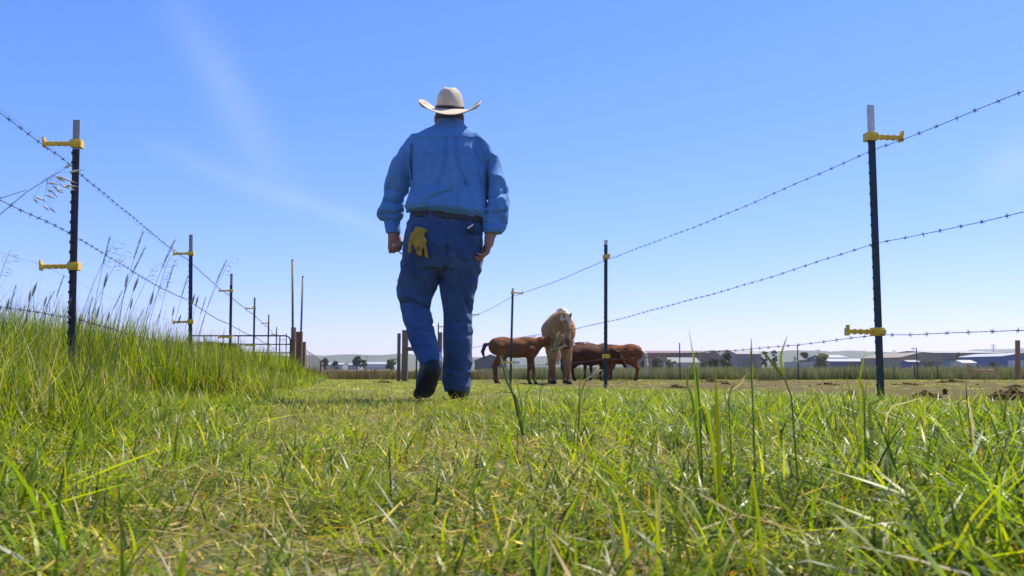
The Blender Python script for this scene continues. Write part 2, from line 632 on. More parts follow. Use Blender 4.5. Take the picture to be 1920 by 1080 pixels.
building('small blue cabin with pale roof in front of the tan hall', 1703, 1724, 679, 676, 190, 4, 'blue', 'paleroof', 'side', 1, ((0.5, 0.9, 'white'),), cat='cabin', name='cabin')
building('small teal shed against the long brown-mauve warehouse', 1772, 1786, 677, 672, 260, 8, 'teal', 'teal', 'flat', 1, cat='shed', name='shed')
building('small white gable shed behind the wooden brace', 1805, 1830, 681, 676, 175, 5, 'white', 'roofwhite', 'side', 1, cat='shed', name='shed')
building('dark gabled barn between the man and the first foal', 890, 950, 676, 665, 270, 25, 'dark', 'dark', 'front', 2, ((0.5, 5, 'door'),), cat='barn', name='barn')
building('low white-roofed shed left of the dark trees', 613, 642, 684, 681, 330, 12, 'grey', 'roofwhite', 'side', 2, cat='shed', name='shed')
building('low white-roofed shed under the largest dark tree', 652, 672, 684.5, 682, 330, 12, 'grey', 'roofwhite', 'side', 1, cat='shed', name='shed')
building('long pale greenhouse roof at the left edge of the far field', 680, 738, 683, 679, 420, 20, 'white', 'roofwhite', 'side', 0, cat='greenhouse', name='greenhouse')


def trailer(px, py, D, label):
    D = D * 2.6
    p = at(px, py, D)
    g = tz(p.x, D)
    t = thing('trailer', (p.x, D, g), label, 'trailer')
    h = max(p.z - g, 2.0)
    body = MB().prism([(-2.6, h - 2.0), (2.6, h - 2.0), (2.9, h - 1.0), (2.6, h), (-2.7, h), (-2.9, h - 0.8)], 0, 2.3)
    body.build('body', BM['white'], t)
    MB().box((-1.6, -0.03, h - 1.2), (-0.4, 0.02, h - 0.6)).build('window', BM['glass'], t)
    MB().box((0.6, -0.04, h - 1.8), (1.3, 0.02, h - 0.3)).build('door', BM['grey'], t)
    for x in (-0.8, 0.5):
        MB().tube([(x, 0.05, h - 2.0), (x, 0.3, h - 2.0)], 0.42, 12).build('wheel', BM['door'], t)


trailer(739, 672, 300, 'white camper trailer in the far field left of the wooden brace posts')
trailer(968, 677, 260, 'white camper trailer seen under the first foal')
trailer(1030, 681, 280, 'white camper trailer between the foal and the pale horse')
trailer(1748, 678, 215, 'white camper trailer in front of the tan hall')


def utility_pole(px, py, D, label, arms=2):
    D = D * 1.6
    p = at(px, py, D)
    g = tz(p.x, D)
    t = thing('utility_pole', (p.x, D, g), label, 'utility pole', 'utility poles across the far field')
    h = p.z - g
    MB().tube([(0, 0, -0.5), (0, 0, h)], [0.24, 0.16], 8).build('pole', BM['pole'], t)
    for k in range(arms):
        z = h - 0.5 - 1.6 * k
        a = MB().box((-1.5, -0.1, z - 0.12), (1.5, 0.1, z + 0.12)).build('crossarm', BM['pole'], t)
        for x in (-1.3, -0.5, 0.5, 1.3):
            MB().tube([(x, 0, z + 0.12), (x, 0, z + 0.5)], [0.12, 0.08], 6).build('insulator', BM['grey'], a)


utility_pole(1862, 646, 330, 'utility pole with two crossarms above the long warehouse', 2)
utility_pole(1712, 652, 330, 'utility pole with two crossarms above the tan hall', 2)
utility_pole(1676, 657, 380, 'bare thin utility pole just right of the nearest post', 1)
utility_pole(1534, 655, 360, 'thin utility pole above the pale round bush', 1)
utility_pole(688, 668, 420, 'thin utility pole by the far left trees', 1)


def tree(label, px0, px1, top, bot, D, col, seed, tall=False, name='tree', n=1500):
    r = np.random.default_rng(seed)
    D = D * 1.5
    a, b = at(px0, top, D), at(px1, bot, D)
    g = tz((a.x + b.x) / 2, D)
    cx, rx = (a.x + b.x) / 2, (b.x - a.x) / 2
    zt, zb = a.z - g, max(b.z - g - 1.2, 0.3)
    zb = zt * 0.10
    t = thing(name, (cx, D, g), label, 'tree' if name == 'tree' else 'bush')
    tr = MB().tube([(0, 0, -0.3), (0.05 * rx, 0, zb), (0, 0.1, zt * 0.5), (0.1 * rx, 0, zt * 0.7)], [0.09 * rx + 0.05, 0.07 * rx + 0.04, 0.05 * rx, 0.01], 7)
    for k in range(6):
        ang = k * 1.05 + r.uniform(0, 0.6)
        z0 = zb + (zt - zb) * r.uniform(0.05, 0.5)
        tr.tube([(0, 0, z0), (math.cos(ang) * rx * 0.4, math.sin(ang) * rx * 0.4, z0 + (zt - zb) * 0.2), (math.cos(ang) * rx * 0.75, math.sin(ang) * rx * 0.75, z0 + (zt - zb) * 0.32)], [0.04 * rx, 0.025 * rx, 0.008 * rx], 5)
    tr.build('trunk', BM['pole'], t)
    nl = 16
    cs = []
    for k in range(nl):
        ang, u = r.uniform(0, 6.28), r.uniform(0, 1)
        wz = math.sin(math.pi * (0.12 + 0.80 * u)) ** (0.6 if not tall else 0.45)
        rr = rx * wz * r.uniform(0.15, 0.80)
        cs.append((math.cos(ang) * rr, math.sin(ang) * rr, zb + (zt - zb) * (0.08 + 0.82 * u), rx * r.uniform(0.26, 0.48)))
    V, Fs, C = [], [], []
    s = 0.125 * rx + 0.05
    for i in range(n):
        c = cs[r.integers(nl)]
        d = r.normal(size=3)
        d /= np.linalg.norm(d)
        q = np.array(c[:3]) + d * c[3] * r.uniform(0.55, 1.0) * np.array((1, 1, 0.8))
        q[2] = min(max(q[2], 0.1), zt)
        u = r.normal(size=3); u /= np.linalg.norm(u)
        w = np.cross(u, r.normal(size=3)); w /= np.linalg.norm(w)
        k = s * r.uniform(0.6, 1.3)
        b0 = len(V)
        V += [q - u * k, q + w * k * 0.7, q + u * k, q - w * k * 0.7]
        Fs.append((b0, b0 + 1, b0 + 2, b0 + 3))
        f = r.uniform(0.65, 1.35)
        C += [(col[0] * f, col[1] * f, col[2] * f, 1)] * 4
    me = mesh_from('crown', V, Fs)
    ca = me.color_attributes.new('tint', 'FLOAT_COLOR', 'POINT')
    ca.data.foreach_set('color', np.array(C, np.float32).ravel())
    obj('crown', me, M_LEAF, t)


GR, OL, PL = (0.070, 0.090, 0.045), (0.11, 0.12, 0.055), (0.15, 0.15, 0.085)
tree('dark round tree at the left end of the far field', 600, 618, 671, 685, 250, GR, 1)
tree('low dark bush between the two far left trees', 622, 636, 676, 685, 260, GR, 2, name='bush', n=1000)
tree('largest dark tree over the far left sheds', 660, 681, 667, 684, 250, GR, 3)
tree('small dark tree right of the largest far left tree', 677, 690, 674, 684, 250, GR, 4, n=500)
tree('grey-green bush by the white camper trailer', 722, 746, 675, 685, 240, (0.09, 0.10, 0.06), 5, name='bush', n=1000)
tree('wide olive bush below the brick red panel', 1196, 1218, 676, 686, 170, OL, 6, name='bush', n=600)
tree('grey-green bushy tree in front of the red-brown warehouse', 1218, 1244, 669, 686, 180, (0.09, 0.10, 0.065), 7)
tree('rounded olive bush beside the grey-roofed house', 1246, 1268, 672, 686, 170, OL, 8, name='bush', n=600)
tree('small pale bush right of the grey-roofed house', 1312, 1330, 676, 686, 175, PL, 9, name='bush', n=1000)
tree('round grey-green bush below the brown barns', 1326, 1350, 670, 686, 170, (0.10, 0.11, 0.065), 10)
tree('largest dark round tree below the brown barns', 1343, 1378, 663, 686, 180, (0.07, 0.08, 0.045), 11, n=1300)
tree('tall narrow dark tree at the end of the mauve shed', 1426, 1442, 657, 685, 250, GR, 12, True)
tree('second tall dark tree right of the mauve shed', 1444, 1460, 655, 685, 250, GR, 13, True)
tree('pointed small tree behind the white flat roof', 1486, 1496, 667, 684, 280, GR, 14, n=500)
tree('dark tree behind the white flat roof shed', 1498, 1520, 660, 684, 280, GR, 15)
tree('pale olive round tree left of the navy building', 1520, 1556, 664, 687, 180, PL, 16, n=1500)
tree('thin yellowish tree before the long warehouse', 1789, 1804, 659, 685, 230, OL, 17)
tree('dark low bush at the tan hall corner', 1734, 1750, 677, 686, 210, GR, 18, name='bush', n=1000)
tree('dark bush before the long warehouse right part', 1856, 1872, 676, 686, 210, GR, 19, name='bush', n=1000)


# ------------------------------------------------------------------ grass
def blades(n, R, length, width, lean, curve, palette, seed, levels=5, flat=0.0, wprof=1.6):
    """A clump: n curved tapering blades rooted in a disc of radius R. lean/curve: (lo, hi) radians."""
    r = np.random.default_rng(seed)
    ang, rad = r.uniform(0, 2 * np.pi, n), R * np.sqrt(r.uniform(0, 1, n))
    x0, y0 = rad * np.cos(ang), rad * np.sin(ang)
    yaw = r.uniform(0, 2 * np.pi, n)
    L = r.uniform(*length, n)
    W = r.uniform(*width, n)
    a0 = r.uniform(*lean, n)
    a1 = r.uniform(*curve, n)
    lying = r.uniform(0, 1, n) < flat
    a0 = np.where(lying, r.uniform(1.15, 1.5, n), a0)
    a1 = np.where(lying, r.uniform(-0.1, 0.25, n), a1)
    z0 = np.where(lying, r.uniform(0.004, 0.035, n), -0.004)
    tw = r.uniform(-0.9, 0.9, n)
    S = np.linspace(0, 1, levels)
    hx, hz = np.zeros((levels, n)), np.zeros((levels, n))
    for i in range(1, levels):
        th = a0 + a1 * (S[i - 1] + S[i]) / 2
        hx[i] = hx[i - 1] + np.sin(th) * L / (levels - 1)
        hz[i] = hz[i - 1] + np.cos(th) * L / (levels - 1)
    w = W[None, :] * np.maximum(1 - S[:, None] ** wprof, 0.03) * (0.65 + 0.35 * np.minimum(S[:, None] * 4, 1))
    ph = tw[None, :] * (0.4 + S[:, None])
    dx, dy = np.cos(yaw), np.sin(yaw)
    cx = x0 + hx * dx
    cy = y0 + hx * dy
    cz = z0 + hz
    px, py = -dy * np.cos(ph), dx * np.cos(ph)
    pz = np.sin(ph) * 0.6
    V = np.zeros((levels, n, 2, 3))
    for s, k in ((0, -0.5), (1, 0.5)):
        V[:, :, s, 0] = cx + px * w * k
        V[:, :, s, 1] = cy + py * w * k
        V[:, :, s, 2] = np.maximum(cz + pz * w * k, 0.001)
    idx = np.arange(levels * n * 2).reshape(levels, n, 2)
    Fs = np.stack([idx[:-1, :, 0], idx[:-1, :, 1], idx[1:, :, 1], idx[1:, :, 0]], -1).reshape(-1, 4)
    wts = np.array([p[0] for p in palette], float)
    pick = r.choice(len(palette), n, p=wts / wts.sum())
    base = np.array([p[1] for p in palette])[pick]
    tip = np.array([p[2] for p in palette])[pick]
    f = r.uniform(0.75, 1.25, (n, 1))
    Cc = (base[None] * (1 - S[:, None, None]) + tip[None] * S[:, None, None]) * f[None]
    C = np.ones((levels, n, 2, 4))
    C[..., :3] = Cc[:, :, None, :]
    return V.reshape(-1, 3), Fs, C.reshape(-1, 4)


def blade_mesh(name, parts, mat=None):
    Vs, Fs, Cs, b = [], [], [], 0
    for V, Fq, C in parts:
        Vs.append(V); Fs.append(Fq + b); Cs.append(C)
        b += len(V)
    V, Fq, C = np.concatenate(Vs), np.concatenate(Fs), np.concatenate(Cs)
    me = bpy.data.meshes.new(name)
    me.vertices.add(len(V))
    me.vertices.foreach_set('co', V.astype(np.float32).ravel())
    me.loops.add(len(Fq) * 4)
    me.loops.foreach_set('vertex_index', Fq.astype(np.int32).ravel())
    me.polygons.add(len(Fq))
    me.polygons.foreach_set('loop_start', np.arange(0, len(Fq) * 4, 4, dtype=np.int32))
    me.polygons.foreach_set('use_smooth', np.ones(len(Fq), dtype=bool))
    me.update(calc_edges=True)
    ca = me.color_attributes.new('tint', 'FLOAT_COLOR', 'POINT')
    ca.data.foreach_set('color', C.astype(np.float32).ravel())
    me.materials.append(mat or M_BLADE)
    return me


LIME = ((0.195, 0.255, 0.008), (0.230, 0.300, 0.007))
LIME2 = ((0.200, 0.235, 0.009), (0.230, 0.260, 0.009))
GREEN = ((0.110, 0.195, 0.008), (0.140, 0.230, 0.008))
DEEP = ((0.045, 0.088, 0.014), (0.058, 0.108, 0.016))
BLUEG = ((0.060, 0.095, 0.030), (0.085, 0.125, 0.045))
STRAW = ((0.36, 0.28, 0.12), (0.44, 0.36, 0.19))
PALE = ((0.50, 0.43, 0.27), (0.58, 0.51, 0.36))
ORNG = ((0.28, 0.19, 0.03), (0.38, 0.17, 0.03))


def pal(lime=0, lime2=0, green=0, deep=0, blueg=0, straw=0, pale=0, orng=0):
    return [(w, np.array(c[0]), np.array(c[1])) for w, c in ((lime, LIME), (lime2, LIME2), (green, GREEN), (deep, DEEP), (blueg, BLUEG), (straw, STRAW), (pale, PALE), (orng, ORNG)) if w > 0]


def proto_collection(name, meshes):
    c = bpy.data.collections.new(name)
    for i, me in enumerate(meshes):
        o = bpy.data.objects.new('%s_clump_%02d' % (name, i), me)
        c.objects.link(o)
    return c


def scatter(name, coll, P, rot, scl, idx, label, cat=None):
    me = bpy.data.meshes.new(name + '_points')
    me.vertices.add(len(P))
    me.vertices.foreach_set('co', np.asarray(P, np.float32).ravel())
    a = me.attributes.new('rot', 'FLOAT_VECTOR', 'POINT'); a.data.foreach_set('vector', np.asarray(rot, np.float32).ravel())
    a = me.attributes.new('scl', 'FLOAT_VECTOR', 'POINT'); a.data.foreach_set('vector', np.asarray(scl, np.float32).ravel())
    a = me.attributes.new('idx', 'INT', 'POINT'); a.data.foreach_set('value', np.asarray(idx, np.int32))
    o = obj(name, me, None)
    ng = bpy.data.node_groups.new(name + '_scatter', 'GeometryNodeTree')
    ng.interface.new_socket('Geometry', in_out='INPUT', socket_type='NodeSocketGeometry')
    ng.interface.new_socket('Geometry', in_out='OUTPUT', socket_type='NodeSocketGeometry')
    gi, go = ng.nodes.new('NodeGroupInput'), ng.nodes.new('NodeGroupOutput')
    ci = ng.nodes.new('GeometryNodeCollectionInfo')
    ci.inputs['Collection'].default_value = coll
    ci.inputs['Separate Children'].default_value = True
    ci.inputs['Reset Children'].default_value = True
    ip = ng.nodes.new('GeometryNodeInstanceOnPoints')
    ip.inputs['Pick Instance'].default_value = True

    def na(nm, t):
        n = ng.nodes.new('GeometryNodeInputNamedAttribute')
        n.data_type = t
        n.inputs['Name'].default_value = nm
        return n.outputs['Attribute']
    er = ng.nodes.new('FunctionNodeEulerToRotation')
    ng.links.new(na('rot', 'FLOAT_VECTOR'), er.inputs[0])
    ng.links.new(gi.outputs[0], ip.inputs['Points'])
    ng.links.new(ci.outputs[0], ip.inputs['Instance'])
    ng.links.new(na('idx', 'INT'), ip.inputs['Instance Index'])
    ng.links.new(er.outputs[0], ip.inputs['Rotation'])
    ng.links.new(na('scl', 'FLOAT_VECTOR'), ip.inputs['Scale'])
    ng.links.new(ip.outputs[0], go.inputs[0])
    md = o.modifiers.new('scatter', 'NODES')
    md.node_group = ng
    tag(o, label, cat, None, 'stuff')
    return o


_tab = np.random.default_rng(5).uniform(0, 1, (64, 64))


def vn2(x, y):
    xi, yi = np.floor(x).astype(int), np.floor(y).astype(int)
    fx, fy = x - xi, y - yi
    fx, fy = fx * fx * (3 - 2 * fx), fy * fy * (3 - 2 * fy)
    g = lambda i, j: _tab[i % 64, j % 64]
    return (g(xi, yi) * (1 - fx) + g(xi + 1, yi) * fx) * (1 - fy) + (g(xi, yi + 1) * (1 - fx) + g(xi + 1, yi + 1) * fx) * fy


def edge_left(y):      # right border of the tall grass strip
    return -0.62 - 0.2 * y


def fence_right(y):
    return 1.80 - 0.19 * (y - 4.22)


def pts(n, xlo, xhi, ylo, yhi, r, margin=0.7):
    y = np.sqrt(r.uniform(ylo ** 2, yhi ** 2, n)) if ylo > 0 else r.uniform(ylo, yhi, n)
    x = r.uniform(xlo, xhi, n)
    keep = np.abs(x) < 0.62 * y + margin
    return x[keep], y[keep]


def build_grass():
    r = np.random.default_rng(21)
    # --- short trodden lane grass
    P1 = pal(lime=5, lime2=3, green=3, deep=1.4, blueg=0.8, straw=1.2, pale=0.6, orng=0.35)
    P2 = pal(lime=3, lime2=3, green=1.5, deep=0.5, straw=3.2, pale=2.4, orng=0.5)
    P3 = pal(lime=6, lime2=2.5, green=5, deep=2.5, blueg=1.2, straw=0.4, pale=0.3, orng=0.2)
    lawn = []
    for k in range(4):
        lawn.append(blade_mesh('lawn', [blades(22, 0.060, (0.045, 0.115), (0.0030, 0.0062), (0.1, 1.0), (0.1, 1.5), P1, 100 + k, flat=0.28)]))
    for k in range(3):
        lawn.append(blade_mesh('lawn', [blades(24, 0.060, (0.025, 0.070), (0.0024, 0.0046), (0.2, 1.1), (0.0, 1.2), P2, 120 + k, flat=0.60)]))
    for k in range(3):
        lawn.append(blade_mesh('lawn', [blades(22, 0.055, (0.065, 0.160), (0.0036, 0.0074), (0.1, 0.85), (0.4, 1.8), P3, 140 + k, flat=0.14)]))
    # far lane clumps with coarser blades
    for k in range(3):
        lawn.append(blade_mesh('lawn', [blades(26, 0.13, (0.035, 0.085), (0.006, 0.011), (0.0, 0.9), (0.0, 1.0), P1, 160 + k, levels=4, flat=0.35)]))
    for k in range(3):
        lawn.append(blade_mesh('lawn', [blades(5, 0.05, (0.10, 0.19), (0.0022, 0.0042), (0.0, 0.40), (0.0, 0.9), pal(lime=3, green=3, deep=1, blueg=1, straw=0.8), 180 + k, levels=7, wprof=2.0)]))
    coll = proto_collection('lawn_grass', lawn)
    X, Y, I, S = [], [], [], []

    def put(x, y, i, s):
        X.append(x); Y.append(y); I.append(i); S.append(s)
    for (ylo, yhi, dens, smul) in ((0.38, 1.5, 620, 1.0), (1.5, 3.0, 470, 1.0), (3.0, 5.2, 330, 1.05), (5.2, 8.5, 190, 1.15)):
        xm = 0.62 * yhi + 0.7
        n = int(dens * (yhi - ylo) * 2 * xm)
        x, y = pts(n, -xm, xm, ylo, yhi, r)
        e = x - edge_left(y)
        keep = (e > -0.6) & (x < fence_right(y) + 0.45 + 0.5 * (vn2(x * 1.5, y * 1.5) - 0.5))
        keep |= (y < 3.6) & (e > -0.6)
        x, y = x[keep], y[keep]
        lush = np.clip((x - 0.25 * np.sin(y * 1.3) + 0.15) / 0.9, 0, 1) * 0.8 + 0.25 * (vn2(x * 2.3 + 5, y * 2.3) - 0.35)
        lush += np.clip(-(x - edge_left(y) - 0.45) / 0.6, 0, 1) * 0.7
        u = r.uniform(0, 1, len(x))
        idx = np.where(u < lush * 0.68, r.integers(7, 10, len(x)), np.where(u > 0.40 + lush * 0.6, r.integers(4, 7, len(x)), r.integers(0, 4, len(x))))
        s = smul * r.uniform(0.7, 1.3, len(x)) * (0.8 + 0.30 * np.clip(lush, 0, 1))
        put(x, y, idx, s)
    for (ylo, yhi, dens, smul) in ((8.0, 15.0, 55, 0.85), (15.0, 29.0, 22, 1.0)):
        xm = 8.0
        n = int(dens * (yhi - ylo) * 2 * xm)
        x, y = pts(n, -xm, 4, ylo, yhi, r, 1.0)
        keep = (x > edge_left(y) - 0.3) & (x < fence_right(y) + 0.5)
        x, y = x[keep], y[keep]
        put(x, y, r.integers(10, 13, len(x)), smul * r.uniform(0.6, 1.15, len(x)))
    x, y = pts(620, -1.2, 3.2, 0.9, 3.4, r)
    keep = r.uniform(0, 1, len(x)) < np.clip((x - 0.05) / 0.8, 0.10, 1) * 0.55
    x, y = x[keep], y[keep]
    put(x, y, r.integers(13, 16, len(x)), r.uniform(0.6, 1.1, len(x)))
    x, y = pts(420, -1.6, 1.6, 3.3, 5.0, r)
    keep = (x > edge_left(y)) & (vn2(x * 2.5, y * 2.5) > 0.40)
    x, y = x[keep], y[keep]
    put(x, y, r.integers(13, 16, len(x)), r.uniform(0.7, 1.15, len(x)))
    # thin grazed grass in the corral
    x, y = pts(26000, -6, 26, 3.6, 45, r, 1.5)
    keep = (x > fence_right(y) + 0.2) & (vn2(x * 0.9, y * 0.9) + 0.35 * vn2(x * 3, y * 3) > 0.56)
    x, y = x[keep], y[keep]
    put(x, y, np.where(y < 9, r.integers(0, 7, len(x)), r.integers(10, 13, len(x))), r.uniform(0.4, 0.95, len(x)))
    x, y, i, s = (np.concatenate(q) for q in (X, Y, I, S))
    z = ter(x, y)
    rot = np.stack([r.normal(0, 0.08, len(x)), r.normal(0, 0.08, len(x)), r.uniform(0, 6.283, len(x))], 1)
    scatter('lawn_grass', coll, np.stack([x, y, z], 1), rot, np.stack([s, s, s * r.uniform(0.8, 1.2, len(x)) * np.interp(y, [0.5, 1.5, 2.5, 3.5, 5, 7, 12], [1.0, 0.92, 0.74, 0.60, 0.52, 0.40, 0.40])], 1), i, 'short trodden yellow-green grass covering the lane')
    print('lawn clumps', len(x))

    # --- tall grass along the left fence
    T1 = pal(lime=6, lime2=2.5, green=5, deep=1.2, blueg=1.2, straw=0.25, pale=0.1, orng=0.1)
    T2 = pal(lime=4, lime2=1.5, green=4, deep=1.5, blueg=1, straw=0.6, pale=0.25)
    tall = []
    for k in range(6):
        tall.append(blade_mesh('tall', [blades(30, 0.085, (0.22, 0.52), (0.0035, 0.0075), (0.0, 0.28), (0.05, 0.9), T1, 200 + k, levels=7, flat=0.04, wprof=2.0)]))
    for k in range(3):
        tall.append(blade_mesh('tall', [blades(30, 0.10, (0.16, 0.36), (0.0035, 0.0065), (0.0, 0.5), (0.2, 1.3), T2, 220 + k, levels=6, flat=0.10, wprof=2.0)]))
    for k in range(3):
        tall.append(blade_mesh('tall', [blades(34, 0.20, (0.20, 0.52), (0.009, 0.018), (0.0, 0.35), (0.1, 0.9), T1, 240 + k, levels=5, flat=0.04, wprof=2.0)]))
    for k in range(3):
        tall.append(blade_mesh('tall', [blades(14, 0.11, (0.30, 0.62), (0.0022, 0.0050), (0.0, 0.45), (0.0, 1.0), pal(green=2, deep=2, blueg=1.5, straw=2.5, pale=1.5, orng=0.4), 260 + k, levels=8, wprof=2.5)]))
    coll = proto_collection('tall_grass', tall)
    X, Y, I, S = [], [], [], []
    for (ylo, yhi, dens, far) in ((1.7, 4.5, 190, 0), (4.5, 9.0, 120, 0), (9.0, 17.0, 34, 1), (17.0, 33.0, 16, 1)):
        w = 3.2 if ylo < 9 else 6.0
        n = int(dens * (yhi - ylo) * w)
        y = r.uniform(ylo, yhi, n)
        x = edge_left(y) - w * r.uniform(0, 1, n) + 0.15
        keep = np.abs(x) < 0.62 * y + 1.4
        x, y = x[keep], y[keep]
        e = edge_left(y) - x + 0.9 * (vn2(x * 1.7 + 3, y * 1.7) - 0.5)
        keep = (e > 0.0) | (r.uniform(0, 1, len(x)) < 0.25)
        x, y, e = x[keep], y[keep], e[keep]
        hgt = np.clip(0.20 + e * 1.0, 0.18, 1.05) * (0.78 + 0.40 * vn2(x * 2.1, y * 2.1))
        hgt *= np.interp(y, [2, 5, 9, 16, 30], [1.0, 1.0, 1.12, 1.25, 1.25])
        X.append(x); Y.append(y); S.append(hgt)
        I.append(np.where(r.uniform(0, 1, len(x)) < 0.12, r.integers(12, 15, len(x)), r.integers(9, 12, len(x))) if far else np.where(r.uniform(0, 1, len(x)) < 0.14, r.integers(12, 15, len(x)), np.where(r.uniform(0, 1, len(x)) < np.clip(0.75 - e, 0.2, 0.8), r.integers(6, 9, len(x)), r.integers(0, 6, len(x)))))
    x, y, i, s = (np.concatenate(q) for q in (X, Y, I, S))
    rot = np.stack([r.normal(0, 0.07, len(x)), r.normal(0.03, 0.07, len(x)), r.uniform(0, 6.283, len(x))], 1)
    h = s * r.uniform(0.8, 1.2, len(x))
    wd = 0.55 + 0.45 * s
    scatter('tall_grass', coll, np.stack([x, y, ter(x, y)], 1), rot, np.stack([wd, wd, h], 1), i, 'tall lush green grass along the left fence')
    print('tall clumps', len(x))

    # --- reed bed beyond the track, straw coloured field grass on the left
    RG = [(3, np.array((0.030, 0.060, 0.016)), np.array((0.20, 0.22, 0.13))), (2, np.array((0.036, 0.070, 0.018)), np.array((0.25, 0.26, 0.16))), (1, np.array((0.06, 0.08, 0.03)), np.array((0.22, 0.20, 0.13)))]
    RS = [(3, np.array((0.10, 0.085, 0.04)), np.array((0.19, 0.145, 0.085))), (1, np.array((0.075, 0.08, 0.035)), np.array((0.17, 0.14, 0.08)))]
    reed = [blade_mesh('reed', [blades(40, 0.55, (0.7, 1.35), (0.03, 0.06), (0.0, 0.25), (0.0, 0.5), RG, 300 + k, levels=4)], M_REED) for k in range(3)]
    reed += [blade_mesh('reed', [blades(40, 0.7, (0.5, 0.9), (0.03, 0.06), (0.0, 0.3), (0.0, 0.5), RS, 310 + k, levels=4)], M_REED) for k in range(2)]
    coll = proto_collection('reeds', reed)
    n = 11000
    y = r.uniform(60, 150, n)
    x = r.uniform(-1, 1, n) * (0.66 * y + 8)
    straw_side = x < -0.028 * y + 2 * (vn2(x * 0.2, y * 0.2) - 0.5) * 3
    edge = 60 + 3 * vn2(x * 0.15, np.zeros(n)) - 0.05 * x
    edge = np.where(straw_side, 52, edge)
    keep = y > edge
    n2 = 1600
    y2 = r.uniform(38, 62, n2); x2 = r.uniform(-0.66, -0.04, n2) * y2
    x, y, straw_side = np.concatenate([x[keep], x2]), np.concatenate([y[keep], y2]), np.concatenate([straw_side[keep], np.ones(n2, bool)])
    i = np.where(straw_side, r.integers(3, 5, len(x)), r.integers(0, 3, len(x)))
    s = r.uniform(0.65, 1.1, len(x)) * (0.75 + 0.5 * vn2(x * 0.25 + 9, y * 0.25)) * np.where(y > 85, 0.95, 1.0)
    s = np.where(straw_side, s * 0.8, s)
    rot = np.stack([np.zeros(len(x)), np.zeros(len(x)), r.uniform(0, 6.283, len(x))], 1)
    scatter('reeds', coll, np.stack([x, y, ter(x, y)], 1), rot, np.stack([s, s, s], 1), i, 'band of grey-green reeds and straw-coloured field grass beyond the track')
    print('reed clumps', len(x))


build_grass()


# ------------------------------------------------------------------ fences
ZT = 1.327


def t_post(top_px, base_px, D, label, group, ins=(), side=1, brown=False, tip=0.17, ztop=None):
    """steel T-post; ins: list of (photo row, arm direction); arm points +x (1) or -x (-1)"""
    T = at(top_px[0], top_px[1], D)
    gx = at(base_px[0], base_px[1], D).x
    g = tz(gx, D)
    tt = (base_px[1] - top_px[1])
    B = Vector((gx, D, g))
    t = thing('fence_post', B, label, 'fence post', group)
    ax = Vector((T.x - B.x, 0, T.z - B.z))
    H = ax.length
    q = Vector((0, 0, 1)).rotation_difference(ax.normalized())
    t.rotation_mode = 'QUATERNION'
    t.rotation_quaternion = q @ Matrix.Rotation(0.12 * side, 3, 'Z').to_quaternion()
    m1 = M_TPOST2 if brown else M_TPOST
    def tee(z0, z1):
        return MB().prism([(0, 0)], 0, 0) if False else tee_mesh(z0, z1)
    def tee_mesh(z0, z1):
        pr = [(-0.0175, -0.004), (0.0175, -0.004), (0.0175, 0.0025), (0.004, 0.0045), (0.003, 0.030), (-0.003, 0.030), (-0.004, 0.0045), (-0.0175, 0.0025)]
        mb = MB()
        n = len(pr)
        mb.v = [(x, y, z0) for x, y in pr] + [(x, y, z1) for x, y in pr]
        mb.f = [tuple(range(n)), tuple(range(2 * n - 1, n - 1, -1))] + [(i, n + i, n + (i + 1) % n, (i + 1) % n) for i in range(n)]
        return mb
    tee_mesh(-0.1, H - tip).build('shaft', m1, t)
    tee_mesh(H - tip, H).build('painted_tip', M_TIP2 if brown else M_TIP, t)
    st = MB()
    for k in range(int(H / 0.053)):
        z = 0.06 + k * 0.053
        if z < H - tip - 0.01:
            st.box((-0.007 - 0.013 * side, -0.011, z), (0.007 - 0.013 * side, -0.0035, z + 0.014))
            st.box((-0.0215 if side > 0 else 0.0165, -0.006, z), (-0.0165 if side > 0 else 0.0215, 0.002, z + 0.012))
    so = st.build('studs', m1, t)
    so['kind'] = 'stuff'
    out = []
    for (py, s) in ins:
        z = at(top_px[0], py, D).z - g
        mb = MB()
        mb.box((-0.027, -0.014, z - 0.021), (0.027, 0.036, z + 0.021))
        mb.box((-0.030, -0.019, z - 0.012), (0.030, -0.0135, z + 0.012))
        if s == 0:
            mb.box((-0.010, -0.110, z - 0.012), (0.010, -0.0195, z + 0.012))
            mb.box((-0.017, -0.124, z - 0.019), (0.017, -0.1095, z + 0.017))
            mb.build('insulator', M_YELLOW, t)
            out.append(B + q @ Vector((0, -0.118, z + 0.015)))
            continue
        L = 0.128
        x0, x1 = (0.026, 0.026 + L) if s > 0 else (-0.026 - L, -0.026)
        mb.box((x0, -0.003, z - 0.0105), (x1, 0.014, z + 0.0105))
        for f in (0.25, 0.5, 0.75):
            xr = x0 + (x1 - x0) * f
            mb.box((xr - 0.002, -0.007, z - 0.0145), (xr + 0.002, 0.019, z + 0.0145))
        xe = s * (0.026 + L)
        mb.box((min(xe, xe + s * 0.014), -0.010, z - 0.020), (max(xe, xe + s * 0.014), 0.022, z + 0.018))
        i_ = mb.build('insulator', M_YELLOW, t)
        bv = i_.modifiers.new('bevel', 'BEVEL')
        bv.width = 0.003
        bv.segments = 2
        MB().box((min(xe + s * 0.004, xe + s * 0.012), -0.016, z + 0.010), (max(xe + s * 0.004, xe + s * 0.012), 0.010, z + 0.032)).build('wire_hook', M_YELLOW, i_)
        out.append(B + q @ Vector((xe + s * 0.008, -0.005, z + 0.012)))
    return t, B, T, q, out


def z_at(px, py, D):
    return at(px, py, D).z


